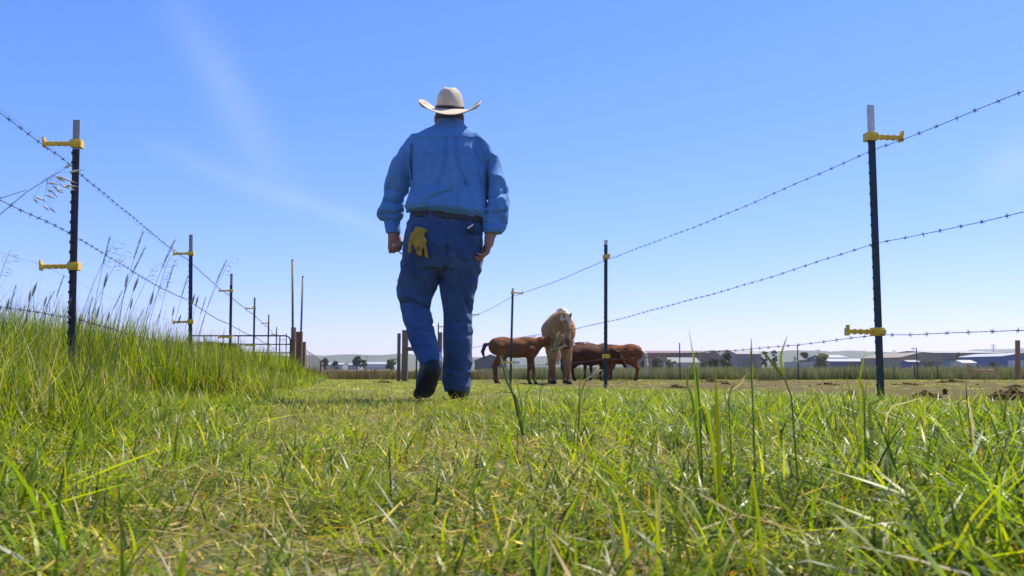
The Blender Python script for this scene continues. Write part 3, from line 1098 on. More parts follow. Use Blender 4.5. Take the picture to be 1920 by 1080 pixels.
RP = [  # right fence: top pixel, base pixel, distance, insulators
    ((1632, 197), (1652, 755), 4.22, [(256, 1), (622, -1)]),
    ((1136, 450), (1135.5, 735), 8.67, [(482, 0), (668, 0)]),
    ((961.5, 540), (957, 716), 13.9, [(549, 1), (680, -1)]),
    ((884, 583), (882, 715), 19.2, [(590, 1), (682, -1)]),
    ((822, 605), (821, 712), 24.6, [(612, 1)]),
]
RL = ['dark steel fence post with white tip and two yellow insulators, nearest on the right',
      'dark steel fence post with yellow block low down standing before the dark foals',
      'thin dark steel fence post with yellow arm in front of the nursing foal',
      'thin steel fence post of the right fence hidden close behind the walking man',
      'thin steel fence post rising between the walking man\'s legs beside the wooden brace']
LP = [
    ((144, 225), (137, 640), 4.45, [(269, -1), (499, -1)]),
    ((358, 440), (358.5, 665), 8.4, [(475, -1), (603, -1)]),
    ((434, 513), (432, 668), 11.95, [(545, -1), (632, -1)]),
    ((477.5, 558), (476, 668), 16.1, [(578, -1), (648, -1)]),
    ((504, 590), (502.5, 668), 21.2, [(606, -1)]),
    ((518.7, 613), (518, 668), 27.6, [(627, -1)]),
    ((537, 625), (536.5, 672), 32.6, [(637, -1)]),
]
LL = ['tall brown-black steel fence post with two yellow insulators, nearest of the left fence',
      'second post of the left fence, standing in the tall seeded grass',
      'third post of the left fence, just left of the pipe gate rails',
      'fourth post of the left fence, seen through the pipe gate',
      'fifth post of the left fence, seen through the middle of the gate',
      'sixth post of the left fence, thin and seen through the gate',
      'farthest thin post of the left fence, next to the wooden gate posts']
RIGHT = [t_post(a, b, D, RL[i], 'steel posts of the right fence', ins, 1, False, 0.17 if i < 1 else 0.05) for i, (a, b, D, ins) in enumerate(RP)]
LEFT = [t_post(a, b, D, LL[i], 'steel posts of the left fence', ins, 1, True, 0.16) for i, (a, b, D, ins) in enumerate(LP)]

barb_mb = MB()
for sgn in (-1, 1):
    barb_mb.tube([(-0.006 * sgn, -0.010, -0.012), (0, 0.0, 0.0045 * sgn), (0.005 * sgn, 0.010, 0.013)], [0.0008, 0.0014, 0.0008], 5)
    barb_mb.tube([(-0.005 * sgn, 0.009, -0.011), (0.0, -0.0045, 0.0), (0.006 * sgn, -0.010, 0.012)], [0.0008, 0.0014, 0.0008], 5)
for k in range(5):
    a = k * 1.2
barb_mb.tube([(-0.007, 0, 0), (-0.003, 0, 0), (0.003, 0, 0), (0.007, 0, 0)], [0.0028, 0.0042, 0.0042, 0.0028], 7)
barb_me = mesh_from('barb', barb_mb.v, barb_mb.f)
barb_me.materials.append(M_WIRE)


def strand(anchors, label, group, seed, sag=0.02, near=9.0):
    r = random.Random(seed)
    a0 = Vector(anchors[0])
    path = []
    for i in range(len(anchors) - 1):
        A, B = Vector(anchors[i]), Vector(anchors[i + 1])
        L = (B - A).length
        n = max(8, int(L / 0.25))
        for k in range(n):
            f = k / n
            p = A.lerp(B, f)
            p.z -= sag * 4 * f * (1 - f)
            p.z += 0.004 * math.sin(f * 9 + seed) + 0.002 * math.sin(f * 31 + seed * 2)
            path.append(p)
    path.append(Vector(anchors[-1]))
    # resample by arc length
    cum = [0.0]
    for i in range(1, len(path)):
        cum.append(cum[-1] + (path[i] - path[i - 1]).length)

    def sample(s):
        s = min(max(s, 0), cum[-1])
        lo = 0
        hi = len(cum) - 1
        while hi - lo > 1:
            m = (lo + hi) // 2
            if cum[m] <= s:
                lo = m
            else:
                hi = m
        f = (s - cum[lo]) / max(cum[hi] - cum[lo], 1e-6)
        return path[lo].lerp(path[hi], f), (path[hi] - path[lo]).normalized()
    t = thing('barbed_wire', a0, label, 'barbed wire', group)
    mb = MB()
    tws = [[], []]
    far = []
    s = 0.0
    while s < cum[-1]:
        p, d = sample(s)
        if p.y < near:
            sd_ = d.cross(Vector((0, 0, 1))).normalized()
            up = sd_.cross(d)
            ph = s / 0.055 * 2 * math.pi
            for k in (0, 1):
                a = ph + k * math.pi
                tws[k].append(p - a0 + (sd_ * math.cos(a) + up * math.sin(a)) * 0.0013)
            s += 0.011
        else:
            if not far:
                far.append(p - a0)
            far.append(p - a0)
            s += 0.4
    for tw in tws:
        if len(tw) > 2:
            mb.tube(tw, 0.0010, 4)
    if len(far) > 2:
        mb.tube(far[1:], 0.0019, 5)
    mb.build('wire', M_WIRE, t, smooth=True)
    s = r.uniform(0, 0.1)
    rest = MB()
    while s < cum[-1]:
        p, d = sample(s)
        M = d.to_track_quat('X', 'Z').to_matrix() @ Matrix.Rotation(r.uniform(0, 6.28), 3, 'X')
        if p.y < near and p.y > 1.0:
            b = bpy.data.objects.new('barb', barb_me)
            b.location = p - a0
            b.rotation_euler = M.to_euler()
            b.scale = (0.8, 0.8, 0.8)
            link(b, t)
        elif p.y < 26:
            M4 = Matrix.Translation(p - a0) @ M.to_4x4()
            rest.box((-0.003, -0.004, -0.007), (0.003, 0.004, 0.007), M4)
        s += r.uniform(0.105, 0.14)
    if rest.v:
        rest.build('barbs', M_WIRE, t)['kind'] = 'stuff'
    return t


def on_post(P, z):
    t, B, T, q, _ = P
    f = (z - B.z) / (T.z - B.z)
    p = B.lerp(T, f)
    return p + Vector((0, -0.007, 0))


def wires(posts, rows, pxcol, first_dir, names, group, seed0, tail):
    for j, row in enumerate(rows):
        anc = []
        for i, P in enumerate(posts):
            if i < len(row):
                z = at(pxcol[i], row[i], P[1].y).z
            else:
                z = P[1].z + (anc[-1].z - posts[i - 1][1].z)
            anc.append(on_post(P, z))
        d = anc[0] - anc[1]
        d = first_dir - (posts[0][1] - Vector((0, 0, 0))) if False else d
        p0 = anc[0] + Vector((d.x, d.y, 0)) * 0.95
        p0.z = anc[0].z
        anc = [p0] + anc + ([Vector(tail[j])] if tail else [])
        strand(anc, names[j], group, seed0 + j)


wires(RIGHT, [[284, 488, 556, 595, 615], [457, 604, 634, 652, 660], [628, 673, 686, 689, 690]], [1636, 1136, 961, 883, 822], None,
      ['top strand of barbed wire on the right fence', 'middle strand of barbed wire on the right fence', 'lowest strand of barbed wire on the right fence'],
      'barbed wires of the right fence', 1, None)
wires(LEFT, [[316, 491, 556, 590, 614, 632, 641], [441, 566, 609, 630, 645, 655, 660], [596, 648, 660, 668, 672, 676, 676]], [142, 358, 434, 477, 503, 518, 536], None,
      ['top strand of barbed wire on the left fence', 'middle strand of barbed wire on the left fence', 'lowest strand of barbed wire on the left fence, sunk into the tall grass'],
      'barbed wires of the left fence', 11, None)


def plain_wire(points, label, group, rad=0.0009):
    t0 = Vector(points[0])
    d = Vector(points[0]) - Vector(points[1])
    pts_ = [t0 + Vector((d.x, d.y, 0)) * 0.9] + [Vector(p) for p in points]
    full = []
    for i in range(len(pts_) - 1):
        for k in range(10):
            f = k / 10
            p = pts_[i].lerp(pts_[i + 1], f)
            p.z -= 0.03 * 4 * f * (1 - f)
            full.append(p - t0)
    full.append(pts_[-1] - t0)
    o = MB().tube(full, rad, 5).build('electric_wire', M_EWIRE, None, t0, True)
    tag(o, label, 'wire', group)


for side, posts in (('right', RIGHT), ('left', LEFT)):
    for k, nm in ((0, 'upper'), (1, 'lower')) if side == 'left' else ():
        pl = [P[4][k] for P in posts if len(P[4]) > k]
        if side == 'right' and k == 0:
            pl = [posts[0][4][0], posts[2][4][0], posts[3][4][0]]
        if len(pl) > 1:
            plain_wire(pl, 'thin plain electric wire along the %s yellow insulators of the %s fence' % (nm, side), 'electric fence wires')


# ------------------------------------------------------------------ wooden posts, gate, back fence
def wood_post(parent_or_none, px0, px1, top, base_y, D, mat, name='post', label=None, lean=0.0, cat=None, group=None, depth=None, base=None):
    a, b = at(px0, top, D), at(px1, top, D)
    cx, w = (a.x + b.x) / 2, (b.x - a.x) / 2
    g = tz(cx, D)
    h = a.z - g
    mb = MB()
    n = 10
    nn = 5
    for k in range(nn):
        z = -0.15 + (h + 0.15) * k / (nn - 1)
        for i in range(n):
            an = 2 * math.pi * i / n
            rr = w * (1 + 0.05 * math.sin(3 * an + cx) + 0.03 * math.sin(k * 2.1 + i))
            mb.v.append((math.cos(an) * rr + lean * (z / h), math.sin(an) * rr, z))
    for k in range(nn - 1):
        for i in range(n):
            p, q = k * n + i, k * n + (i + 1) % n
            mb.f.append((p, q, q + n, p + n))
    mb.f.append(tuple(range((nn - 1) * n, nn * n)))
    mb.f.append(tuple(range(n - 1, -1, -1)))
    if parent_or_none is None:
        o = mb.build(name, mat, None, (cx, D, g), False)
        tag(o, label, cat, group)
    else:
        o = mb.build(name, mat, parent_or_none, Vector((cx, D, g)) - base)
    return o


def brace(label, D, posts, bar, mat, extra_slats=()):
    c = at((posts[0][0] + posts[-1][1]) / 2, 700, D)
    base = Vector((c.x, D, tz(c.x, D)))
    t = thing('wooden_brace', base, label, 'fence brace')
    for (a, b, top) in posts:
        wood_post(t, a, b, top, 0, D, mat, 'post', base=base)
    x0, x1, y0, y1 = bar
    A, B = at(x0, (y0 + y1) / 2, D), at(x1, (y0 + y1) / 2, D)
    r = (at(x0, y0, D).z - at(x0, y1, D).z) / 2
    MB().tube([A - base, (A + B) / 2 - base + Vector((0, 0, -0.01)), B - base], [r, r * 0.95, r], 9).build('rail', mat, t, smooth=True)
    for (px, top) in extra_slats:
        p = at(px, top, D)
        MB().box((-0.02, -0.02, -0.1), (0.02, 0.02, p.z - base.z)).build('picket', mat, t, Vector((p.x, D, base.z)) - base)
    return t


brace('wooden fence brace of posts and a rail beside the walking man\'s left leg', 23.0, [(745, 751.5, 625), (754, 766, 619), (822.5, 829.5, 623)], (762, 826, 650, 658), M_WOODG)
brace('grey wooden H-shaped brace standing in the corral before the track', 50.0, [(1813, 1817.5, 683), (1865.5, 1870, 686)], (1815, 1868, 692.5, 697), M_WOODG, ((1838, 694), (1850, 683)))
wood_post(None, 1900, 1908.5, 638, 722, 28.0, M_WOODO, 'wooden_post', 'reddish orange wooden post at the right end of the corral', 0.06, 'fence post')
wood_post(None, 1711.5, 1716, 679, 718, 48.0, M_WOODG, 'wooden_post', 'short grey wooden post beside a steel post below the tan hall', 0, 'fence post')
wood_post(None, 600, 604, 677, 705, 40.0, M_WOODG, 'wooden_post', 'lone dark wooden post at the end of the wire panel left of the far field', 0, 'fence post')
wood_post(None, 546, 555.5, 614, 0, 26.0, M_WOOD, 'gate_post', 'brown wooden gate post carrying the pipe gate, tallest of three', 0, 'gate post', 'wooden gate posts')
wood_post(None, 555.5, 568, 622, 0, 26.6, M_WOOD, 'gate_post', 'broad brown wooden gate post in the middle of three', 0, 'gate post', 'wooden gate posts')
wood_post(None, 567, 574, 641, 0, 27.2, M_WOOD, 'gate_post', 'shortest brown wooden gate post with a pale notice, right of three', 0, 'gate post', 'wooden gate posts')


def pole(px_top, py_top, px_base, D, w, label):
    T = at(px_top, py_top, D)
    bx = at(px_base, 660, D).x
    B = Vector((bx, D, tz(bx, D)))
    t = thing('metal_pole', B, label, 'pole')
    MB().tube([(0, 0, -0.1), tuple(T - B)], w, 10).build('pole', M_POLE, t, smooth=True)
    MB().tube([tuple(T - B), tuple(T - B + Vector((0, 0, 0.02)))], w * 1.12, 10).build('cap', M_POLE, t)


pole(548.5, 488, 550.5, 25.7, 0.035, 'tall grey metal pole standing by the tallest wooden gate post')
pole(568, 519, 562.5, 26.2, 0.031, 'shorter leaning grey metal pole above the wooden gate posts')
for (px, top, D, lab) in ((1274, 643, 33, 'thin dark steel post in the corral right of the chestnut foals'), (1495, 647, 34, 'thin dark steel post in the corral before the white flat roof'),
                          (1718, 652, 36, 'tall thin dark steel post beside the short grey wooden post'), (1676, 684, 48, 'short thin wire fence stake just right of the nearest post'),
                          (1757, 684, 48, 'short thin wire fence stake between the cabin and the wooden brace'), (781, 664, 24, 'thin dark steel post seen beside the walking man\'s boot'),
                          (1411, 690, 48, 'short thin wire fence stake behind the yellow-green grass head')):
    a = at(px, top, D)
    g = tz(a.x, D)
    t = thing('steel_stake', (a.x, D, g), lab, 'fence post')
    MB().box((-0.02, -0.004, -0.1), (0.02, 0.004, a.z - g)).build('flange', M_TPOST, t)
    MB().box((-0.004, 0.004, -0.1), (0.004, 0.032, a.z - g)).build('web', M_TPOST, t)


def build_gate():
    D = 26.0
    xs0, xs1 = at(350, 640, D).x, at(544.5, 640, D).x
    zt = at(450, 629.5, D).z
    g = tz((xs0 + xs1) / 2, D)
    base = Vector(((xs0 + xs1) / 2, D, g))
    t = thing('pipe_gate', base, 'dark tubular pipe gate with rounded corner hung on the wooden gate posts', 'gate')
    w = (xs1 - xs0) / 2
    H = zt - g
    r = 0.022
    rails = [zt - g, at(450, 645.5, D).z - g, at(450, 660, D).z - g]
    step = rails[0] - rails[1]
    rails = [H - step * k for k in range(5)]
    R = 0.16
    fr = [(-w, 0, rails[4]), (-w, 0, H - R)]
    for k in range(1, 7):
        a = math.pi - k * math.pi / 12
        fr.append((-w + R + R * math.cos(a), 0, H - R + R * math.sin(a)))
    for k in range(0, 7):
        a = math.pi / 2 - k * math.pi / 12
        fr.append((w - R + R * math.cos(a), 0, H - R + R * math.sin(a)))
    fr.append((w, 0, rails[4]))
    fr.append((-w, 0, rails[4]))
    MB().tube(fr, r, 8).build('frame', M_PIPE, t, smooth=True)
    for z in rails[1:4]:
        MB().tube([(-w, 0, z), (w, 0, z)], r * 0.9, 8).build('rail', M_PIPE, t, smooth=True)
    for f in (-0.33, 0.0, 0.4):
        MB().box((f * 2 * w - 0.018, -0.03, rails[4]), (f * 2 * w + 0.018, -0.024, H)).build('brace_bar', M_PIPE, t)
    for z in (rails[1] + 0.05, rails[3]):
        MB().box((w, -0.02, z - 0.03), (w + 0.10, 0.02, z + 0.03)).build('hinge', M_PIPE, t)


build_gate()


def build_wire_panel():
    D0, D1 = 28.0, 40.0
    A = Vector((at(575, 660, D0).x, D0, 0)); B = Vector((at(601, 690, D1).x, D1, 0))
    A.z, B.z = tz(A.x, A.y), tz(B.x, B.y)
    t = thing('wire_panel', A, 'rusty welded wire fence panel running back from the gate posts', 'fence panel')
    m = material('rusty_wire', (0.22, 0.12, 0.06), 0.8, 0.3, 8)
    for k in range(13):
        p = A.lerp(B, k / 12.0)
        p.z = tz(p.x, p.y)
        MB().tube([p - A + Vector((0, 0, -0.05)), p - A + Vector((0, 0, 0.98))], 0.010, 5).build('picket', m, t)
    for z in (0.15, 0.40, 0.65, 0.95):
        MB().tube([Vector((0, 0, z)), B - A + Vector((0, 0, z))], 0.008, 5).build('rail', m, t)


build_wire_panel()


def build_feeder():
    D = 22.0
    p = at(420, 660, D)
    g = tz(p.x, D)
    t = thing('feed_tub', (p.x, D, g), 'dark brown feed tub heaped with hay seen through the pipe gate', 'feed tub')
    md = material('tub_rubber', (0.035, 0.018, 0.014), 0.7, 0.3, 6, 0.3, 20)
    mb = MB()
    hz = at(420, 644, D).z - g
    n = 20
    prof = [(0.26, -0.02), (0.30, hz * 0.3), (0.35, hz * 0.9), (0.37, hz), (0.34, hz), (0.30, hz * 0.75)]
    for (rr, z) in prof:
        for i in range(n):
            a = 2 * math.pi * i / n
            mb.v.append((rr * 1.15 * math.cos(a), rr * math.sin(a), z))
    for k in range(len(prof) - 1):
        for i in range(n):
            q, w = k * n + i, k * n + (i + 1) % n
            mb.f.append((q, w, w + n, q + n))
    mb.f.append(tuple(range((len(prof) - 1) * n, len(prof) * n)))
    mb.build('tub', md, t, smooth=True)
    hp = pal(straw=2, pale=1, orng=0.4)
    V, Fq, C = blades(170, 0.34, (0.10, 0.28), (0.006, 0.012), (0.5, 1.5), (0.0, 0.8), hp, 77, levels=4)
    V = V.copy()
    V[:, 2] += hz * 0.88
    obj('hay', blade_mesh('hay', [(V, Fq, C)]), None, t)['kind'] = 'stuff'
    # pale trough and dark tub further left
    p2 = at(392, 660, 23.5)
    t2 = thing('trough', (p2.x, 23.5, tz(p2.x, 23.5)), 'pale galvanised water trough left of the feed tub behind the gate', 'trough')
    h2 = at(392, 641, 23.5).z - tz(p2.x, 23.5)
    w2 = 0.24
    tb = MB()
    tb.box((-w2, -0.3, 0), (w2, 0.3, h2 - 0.06))
    tb.build('basin', material('galvanised', (0.33, 0.33, 0.34), 0.45, 0.2, 4), t2)
    rm = MB()
    for (a, b) in (((-w2 - 0.02, -0.32), (w2 + 0.02, -0.28)), ((-w2 - 0.02, 0.28), (w2 + 0.02, 0.32)), ((-w2 - 0.02, -0.28), (-w2 + 0.02, 0.28)), ((w2 - 0.02, -0.28), (w2 + 0.02, 0.28))):
        rm.box((a[0], a[1], h2 - 0.058), (b[0], b[1], h2))
    rm.build('rim', MATS['galvanised'], t2)


build_feeder()


# ------------------------------------------------------------------ manure and soil clods in the corral
def build_dung():
    m = material('dung', (0.055, 0.028, 0.012), 0.95, 0.4, 25, 0.6, 80, col2=(0.12, 0.066, 0.028), spec=0.1)
    r = np.random.default_rng(31)
    ico = [(0, 0, 1)] + [(0.894 * math.cos(k * 1.2566), 0.894 * math.sin(k * 1.2566), 0.447) for k in range(5)] + [(0.894 * math.cos(k * 1.2566 + 0.628), 0.894 * math.sin(k * 1.2566 + 0.628), -0.447) for k in range(5)] + [(0, 0, -1)]
    fac = [(0, 1 + k, 1 + (k + 1) % 5) for k in range(5)] + [(1 + k, 6 + k, 1 + (k + 1) % 5) for k in range(5)] + [(1 + (k + 1) % 5, 6 + k, 6 + (k + 1) % 5) for k in range(5)] + [(11, 6 + (k + 1) % 5, 6 + k) for k in range(5)]
    spots = [(1595, 748, 0.13, 0.045, 'dark dung pile just left of the nearest right fence post'), (1735, 746, 0.15, 0.045, 'long dark dung pile right of the nearest right fence post'),
             (1772, 740, 0.035, 0.045, 'round dark clod beside the long dung pile'), (1900, 750, 0.24, 0.065, 'largest dark dung heap at the right edge of the corral'),
             (1268, 727, 0.14, 0.04, 'low dung patch under the thin steel post near the foals'), (1362, 721, 0.14, 0.05, 'small dark dung patch behind the pale seed heads'),
             (1552, 722, 0.25, 0.04, 'flat dung patch below the navy building'), (1700, 722, 0.35, 0.045, 'flat wide dung patch near the short grey wooden post'),
             (1785, 717, 0.45, 0.06, 'far dung patch left of the wooden brace'), (1335, 717, 0.3, 0.07, 'far dung patch before the pale track'), (634, 705, 0.30, 0.10, 'dark clod at the far end of the lane'),
             (717, 719, 0.28, 0.06, 'brown mound of soil in the lane left of the wooden brace'), (1905, 727, 0.2, 0.04, 'small dung patch at the foot of the orange post'), (1440, 714, 0.4, 0.05, 'flat far dung patch at the edge of the track')]
    for (px, py, rad, hgt, lab) in spots:
        # distance from the terrain: march along the view ray
        d = ray(px, py)
        k = 1.0
        while k < 80 and CAM_H + d.z * k > tz(d.x * k, d.y * k):
            k *= 1.01
        x, y = d.x * k, d.y * k
        n = 60 if rad > 0.05 else 5
        Dg = Field((-rad * 1.3, -rad * 1.1, -.05), (rad * 1.3, rad * 1.1, hgt * 2.2), max(.004, rad / 50))
        Dg.ell((0, 0, 0), (rad * .75, rad * .6, hgt * .35), .02)
        for i in range(n):
            a, q = r.uniform(0, 6.28), min(abs(r.normal(0, 0.42)), 0.85)
            cx, cy = math.cos(a) * q * rad, math.sin(a) * q * rad * 0.8
            s = max(hgt * r.uniform(0.20, 0.55), .010)
            cz = hgt * max(0, 1 - q * 1.2) * r.uniform(0.2, 0.9)
            Dg.ell((cx, cy, cz), s * r.uniform(0.7, 1.4, 3) * (1, 1, .8), .006)
        Dg.d += (0.012 * (vn3(Dg.x * 60, Dg.y * 60, Dg.z * 60) - 0.5)).astype(np.float32)
        o = obj('dung_pile', Dg.mesh('dung_pile'), m, None, (x, y, tz(x, y)))
        tag(o, lab, 'dung pile', 'dung piles and clods')



# ------------------------------------------------------------------ implicit surfaces for bodies and cloth
_t3 = np.random.default_rng(9).uniform(0, 1, (32, 32, 32)).astype(np.float32)


def vn3(x, y, z):
    x, y, z = np.broadcast_arrays(x, y, z)
    xi, yi, zi = np.floor(x).astype(np.int32), np.floor(y).astype(np.int32), np.floor(z).astype(np.int32)
    fx, fy, fz = x - xi, y - yi, z - zi
    fx, fy, fz = (f * f * (3 - 2 * f) for f in (fx, fy, fz))
    xi, yi, zi = xi & 31, yi & 31, zi & 31
    x1, y1, z1 = (xi + 1) & 31, (yi + 1) & 31, (zi + 1) & 31
    T = _t3
    a = T[xi, yi, zi] * (1 - fx) + T[x1, yi, zi] * fx
    b = T[xi, y1, zi] * (1 - fx) + T[x1, y1, zi] * fx
    c = T[xi, yi, z1] * (1 - fx) + T[x1, yi, z1] * fx
    d = T[xi, y1, z1] * (1 - fx) + T[x1, y1, z1] * fx
    return (a * (1 - fy) + b * fy) * (1 - fz) + (c * (1 - fy) + d * fy) * fz


class Field:
    def __init__(s, lo, hi, h):
        s.lo, s.h = np.array(lo, float), h
        n = [int(math.ceil((b - a) / h)) + 1 for a, b in zip(lo, hi)]
        s.n = n
        s.x = (s.lo[0] + h * np.arange(n[0]))[:, None, None]
        s.y = (s.lo[1] + h * np.arange(n[1]))[None, :, None]
        s.z = (s.lo[2] + h * np.arange(n[2]))[None, None, :]
        s.d = np.full(n, 0.5, np.float32)

    def sub(s, lo, hi):
        i = []
        for k in range(3):
            a = int(max(0, math.floor((lo[k] - s.lo[k]) / s.h)))
            b = int(min(s.n[k], math.ceil((hi[k] - s.lo[k]) / s.h) + 1))
            i.append(slice(a, max(b, a)))
        return tuple(i)

    def add(s, fn, lo, hi, k=0.02, cut=False):
        pad = k + 3 * s.h
        sl = s.sub([v - pad for v in lo], [v + pad for v in hi])
        d = fn(s.x[sl[0]], s.y[:, sl[1]], s.z[:, :, sl[2]])
        cur = s.d[sl]
        if cut:
            d = -d
            h = np.clip(0.5 - 0.5 * (d - cur) / k, 0, 1) if False else None
            s.d[sl] = np.maximum(cur, d)
            return s
        h = np.clip(0.5 + 0.5 * (d - cur) / k, 0, 1)
        s.d[sl] = d * (1 - h) + cur * h - k * h * (1 - h)
        return s

    def cone(s, a, b, ra, rb, k=0.02, sq=(1, 1, 1)):
        a, b = np.array(a, float), np.array(b, float)
        q = np.array(sq, float)
        ab = (b - a) / q
        L2 = max(float(ab @ ab), 1e-9)

        def fn(x, y, z):
            px, py, pz = (x - a[0]) / q[0], (y - a[1]) / q[1], (z - a[2]) / q[2]
            t = np.clip((px * ab[0] + py * ab[1] + pz * ab[2]) / L2, 0, 1)
            dx, dy, dz = px - t * ab[0], py - t * ab[1], pz - t * ab[2]
            return (np.sqrt(dx * dx + dy * dy + dz * dz) - (ra + (rb - ra) * t)) * min(q)
        R = max(ra, rb) * q
        return s.add(fn, np.minimum(a, b) - R, np.maximum(a, b) + R, k)

    def chain(s, pts_, k=0.02, sq=(1, 1, 1)):
        for i in range(len(pts_) - 1):
            s.cone(pts_[i][:3], pts_[i + 1][:3], pts_[i][3], pts_[i + 1][3], k, sq)
        return s

    def ell(s, c, r, k=0.03, cut=False):
        c, r = np.array(c, float), np.array(r, float)

        def fn(x, y, z):
            e = np.sqrt(((x - c[0]) / r[0]) ** 2 + ((y - c[1]) / r[1]) ** 2 + ((z - c[2]) / r[2]) ** 2)
            return (e - 1) * min(r)
        return s.add(fn, c - r, c + r, k, cut)

    def stack(s, rows, k=0.02, n=2.0, grow=0.0, shear=0.0, xmid=0.0, sig=0.012):
        """rows of (photo row, left px, right px, depth Y, half depth)"""
        R = []
        for (py, L, Rr, Y, ry) in rows:
            a, b = at(L, py, Y), at(Rr, py, Y)
            R.append((a.z, (a.x + b.x) / 2, (b.x - a.x) / 2 + grow, Y, ry + grow))
        R = np.array(sorted(R))
        zz = np.linspace(R[0, 0], R[-1, 0], 240)
        cols = []
        ker = np.exp(-0.5 * (np.arange(-40, 41) * (zz[1] - zz[0]) / sig) ** 2)
        ker /= ker.sum()
        for j in range(1, 5):
            v = np.interp(zz, R[:, 0], R[:, j])
            vp = np.concatenate([np.full(40, v[0]), v, np.full(40, v[-1])])
            cols.append(np.convolve(vp, ker, 'valid'))

        def fn(x, y, z):
            ze = z + shear * (x - xmid)
            ze, _ = np.broadcast_arrays(ze, x)
            xc, rx, yc, ry = (np.interp(ze.ravel(), zz, c).reshape(ze.shape) for c in cols)
            e = (np.abs((x - xc) / rx) ** n + np.abs((y - yc) / ry) ** n) ** (1.0 / n)
            d = (e - 1) * np.minimum(rx, ry)
            return np.maximum(np.maximum(d, ze - zz[-1]), zz[0] - ze)
        m = R[:, 2].max()
        ext = abs(shear) * 0.4
        lo = (min(R[:, 1] - R[:, 2]), min(R[:, 3] - R[:, 4]), R[0, 0] - ext)
        hi = (max(R[:, 1] + R[:, 2]), max(R[:, 3] + R[:, 4]), R[-1, 0] + ext)
        return s.add(fn, lo, hi, k)

    def groove(s, poly, width, depth, Y, yc):
        """crease (depth > 0) or ridge (< 0) along a photo polyline on the camera side"""
        q = [at(px, py, Y) for px, py in poly]
        best = None
        x, z = s.x[:, 0, :], s.z[0]
        for a, b in zip(q[:-1], q[1:]):
            abx, abz = b.x - a.x, b.z - a.z
            t = np.clip(((x - a.x) * abx + (z - a.z) * abz) / (abx * abx + abz * abz), 0, 1)
            dd = np.sqrt((x - a.x - t * abx) ** 2 + (z - a.z - t * abz) ** 2)
            best = dd if best is None else np.minimum(best, dd)
        g = depth * np.exp(-(best / width) ** 2)
        m = np.clip((yc + 0.02 - s.y) / 0.04, 0, 1)
        s.d += (g[:, None, :] * m).astype(np.float32)

    def mesh(s, name, d=None):
        d = s.d if d is None else d
        g = openvdb.FloatGrid(0.5)
        g.copyFromArray(np.ascontiguousarray(np.clip(d, -0.5, 0.5), dtype=np.float32))
        P, Q = g.convertToQuads(0.0)
        P = np.asarray(P, float) * s.h + s.lo
        Q = np.asarray(Q, int)
        v0, v1, v2, v3 = (P[Q[:, i]] for i in range(4))
        vol = np.einsum('ij,ij->i', v0, np.cross(v1, v2)).sum() + np.einsum('ij,ij->i', v0, np.cross(v2, v3)).sum()
        if vol < 0:
            Q = Q[:, ::-1]
        me = bpy.data.meshes.new(name)
        me.vertices.add(len(P))
        me.vertices.foreach_set('co', P.astype(np.float32).ravel())
        me.loops.add(len(Q) * 4)
        me.loops.foreach_set('vertex_index', Q.astype(np.int32).ravel())
        me.polygons.add(len(Q))
        me.polygons.foreach_set('loop_start', np.arange(0, len(Q) * 4, 4, dtype=np.int32))
        me.polygons.foreach_set('use_smooth', np.ones(len(Q), dtype=bool))
        me.update(calc_edges=True)
        return me

    def region_poly(s, poly, Y):
        """signed 'distance' of a convex photo polygon (negative inside), constant along y"""
        q = [at(px, py, Y) for px, py in poly]
        cx, cz = sum(p.x for p in q) / len(q), sum(p.z for p in q) / len(q)
        x, z = s.x[:, 0, :], s.z[0]
        out = None
        for a, b in zip(q, q[1:] + q[:1]):
            nx, nz = (b.z - a.z), -(b.x - a.x)
            L = math.hypot(nx, nz)
            nx, nz = nx / L, nz / L
            if nx * (cx - a.x) + nz * (cz - a.z) > 0:
                nx, nz = -nx, -nz
            dd = nx * (x - a.x) + nz * (z - a.z)
            out = dd if out is None else np.maximum(out, dd)
        return out[:, None, :]


def shift(me, off):
    n = len(me.vertices)
    a = np.zeros(n * 3, np.float32)
    me.vertices.foreach_get('co', a)
    a = a.reshape(-1, 3) - np.array(off, np.float32)
    me.vertices.foreach_set('co', a.ravel())
    me.update()
    return me


build_dung()


def build_clods():
    r = np.random.default_rng(61)
    ms = []
    for k in range(3):
        Cf = Field((-1.3, -1.3, -.8), (1.3, 1.3, 1.2), .16)
        for i in range(5):
            Cf.ell(r.uniform(-.5, .5, 3) * (1, 1, .3), r.uniform(.3, .7, 3) * (1, 1, .6), .1)
        Cf.d += (0.5 * (vn3(Cf.x * 2.6 + k, Cf.y * 2.6, Cf.z * 2.6) - 0.5)).astype(np.float32)
        me = Cf.mesh('clod')
        me.materials.append(MATS['dung'] if k else M_CLOD)
        ms.append(me)
    x, y = pts(5200, -5, 30, 4.3, 48, r, 1.0)
    keep = (x > fence_right(y) + 0.35) & (vn2(x * 0.8 + 7, y * 0.8) > 0.42)
    x, y = x[keep], y[keep]
    s = r.uniform(0.004, 0.020, len(x)) * (1 + 0.03 * y)
    rot = np.stack([r.uniform(-.3, .3, len(x)), r.uniform(-.3, .3, len(x)), r.uniform(0, 6.28, len(x))], 1)
    scatter('soil_clods', proto_collection('soil_clods', ms), np.stack([x, y, ter(x, y)], 1), rot, np.stack([s, s, s * .8], 1), r.integers(0, 3, len(x)), 'small crumbs of soil and dung strewn over the corral')


M_CLOD = material('clod_soil', (0.16, 0.115, 0.05), 0.95, 0.3, 3, spec=0.1)
build_clods()


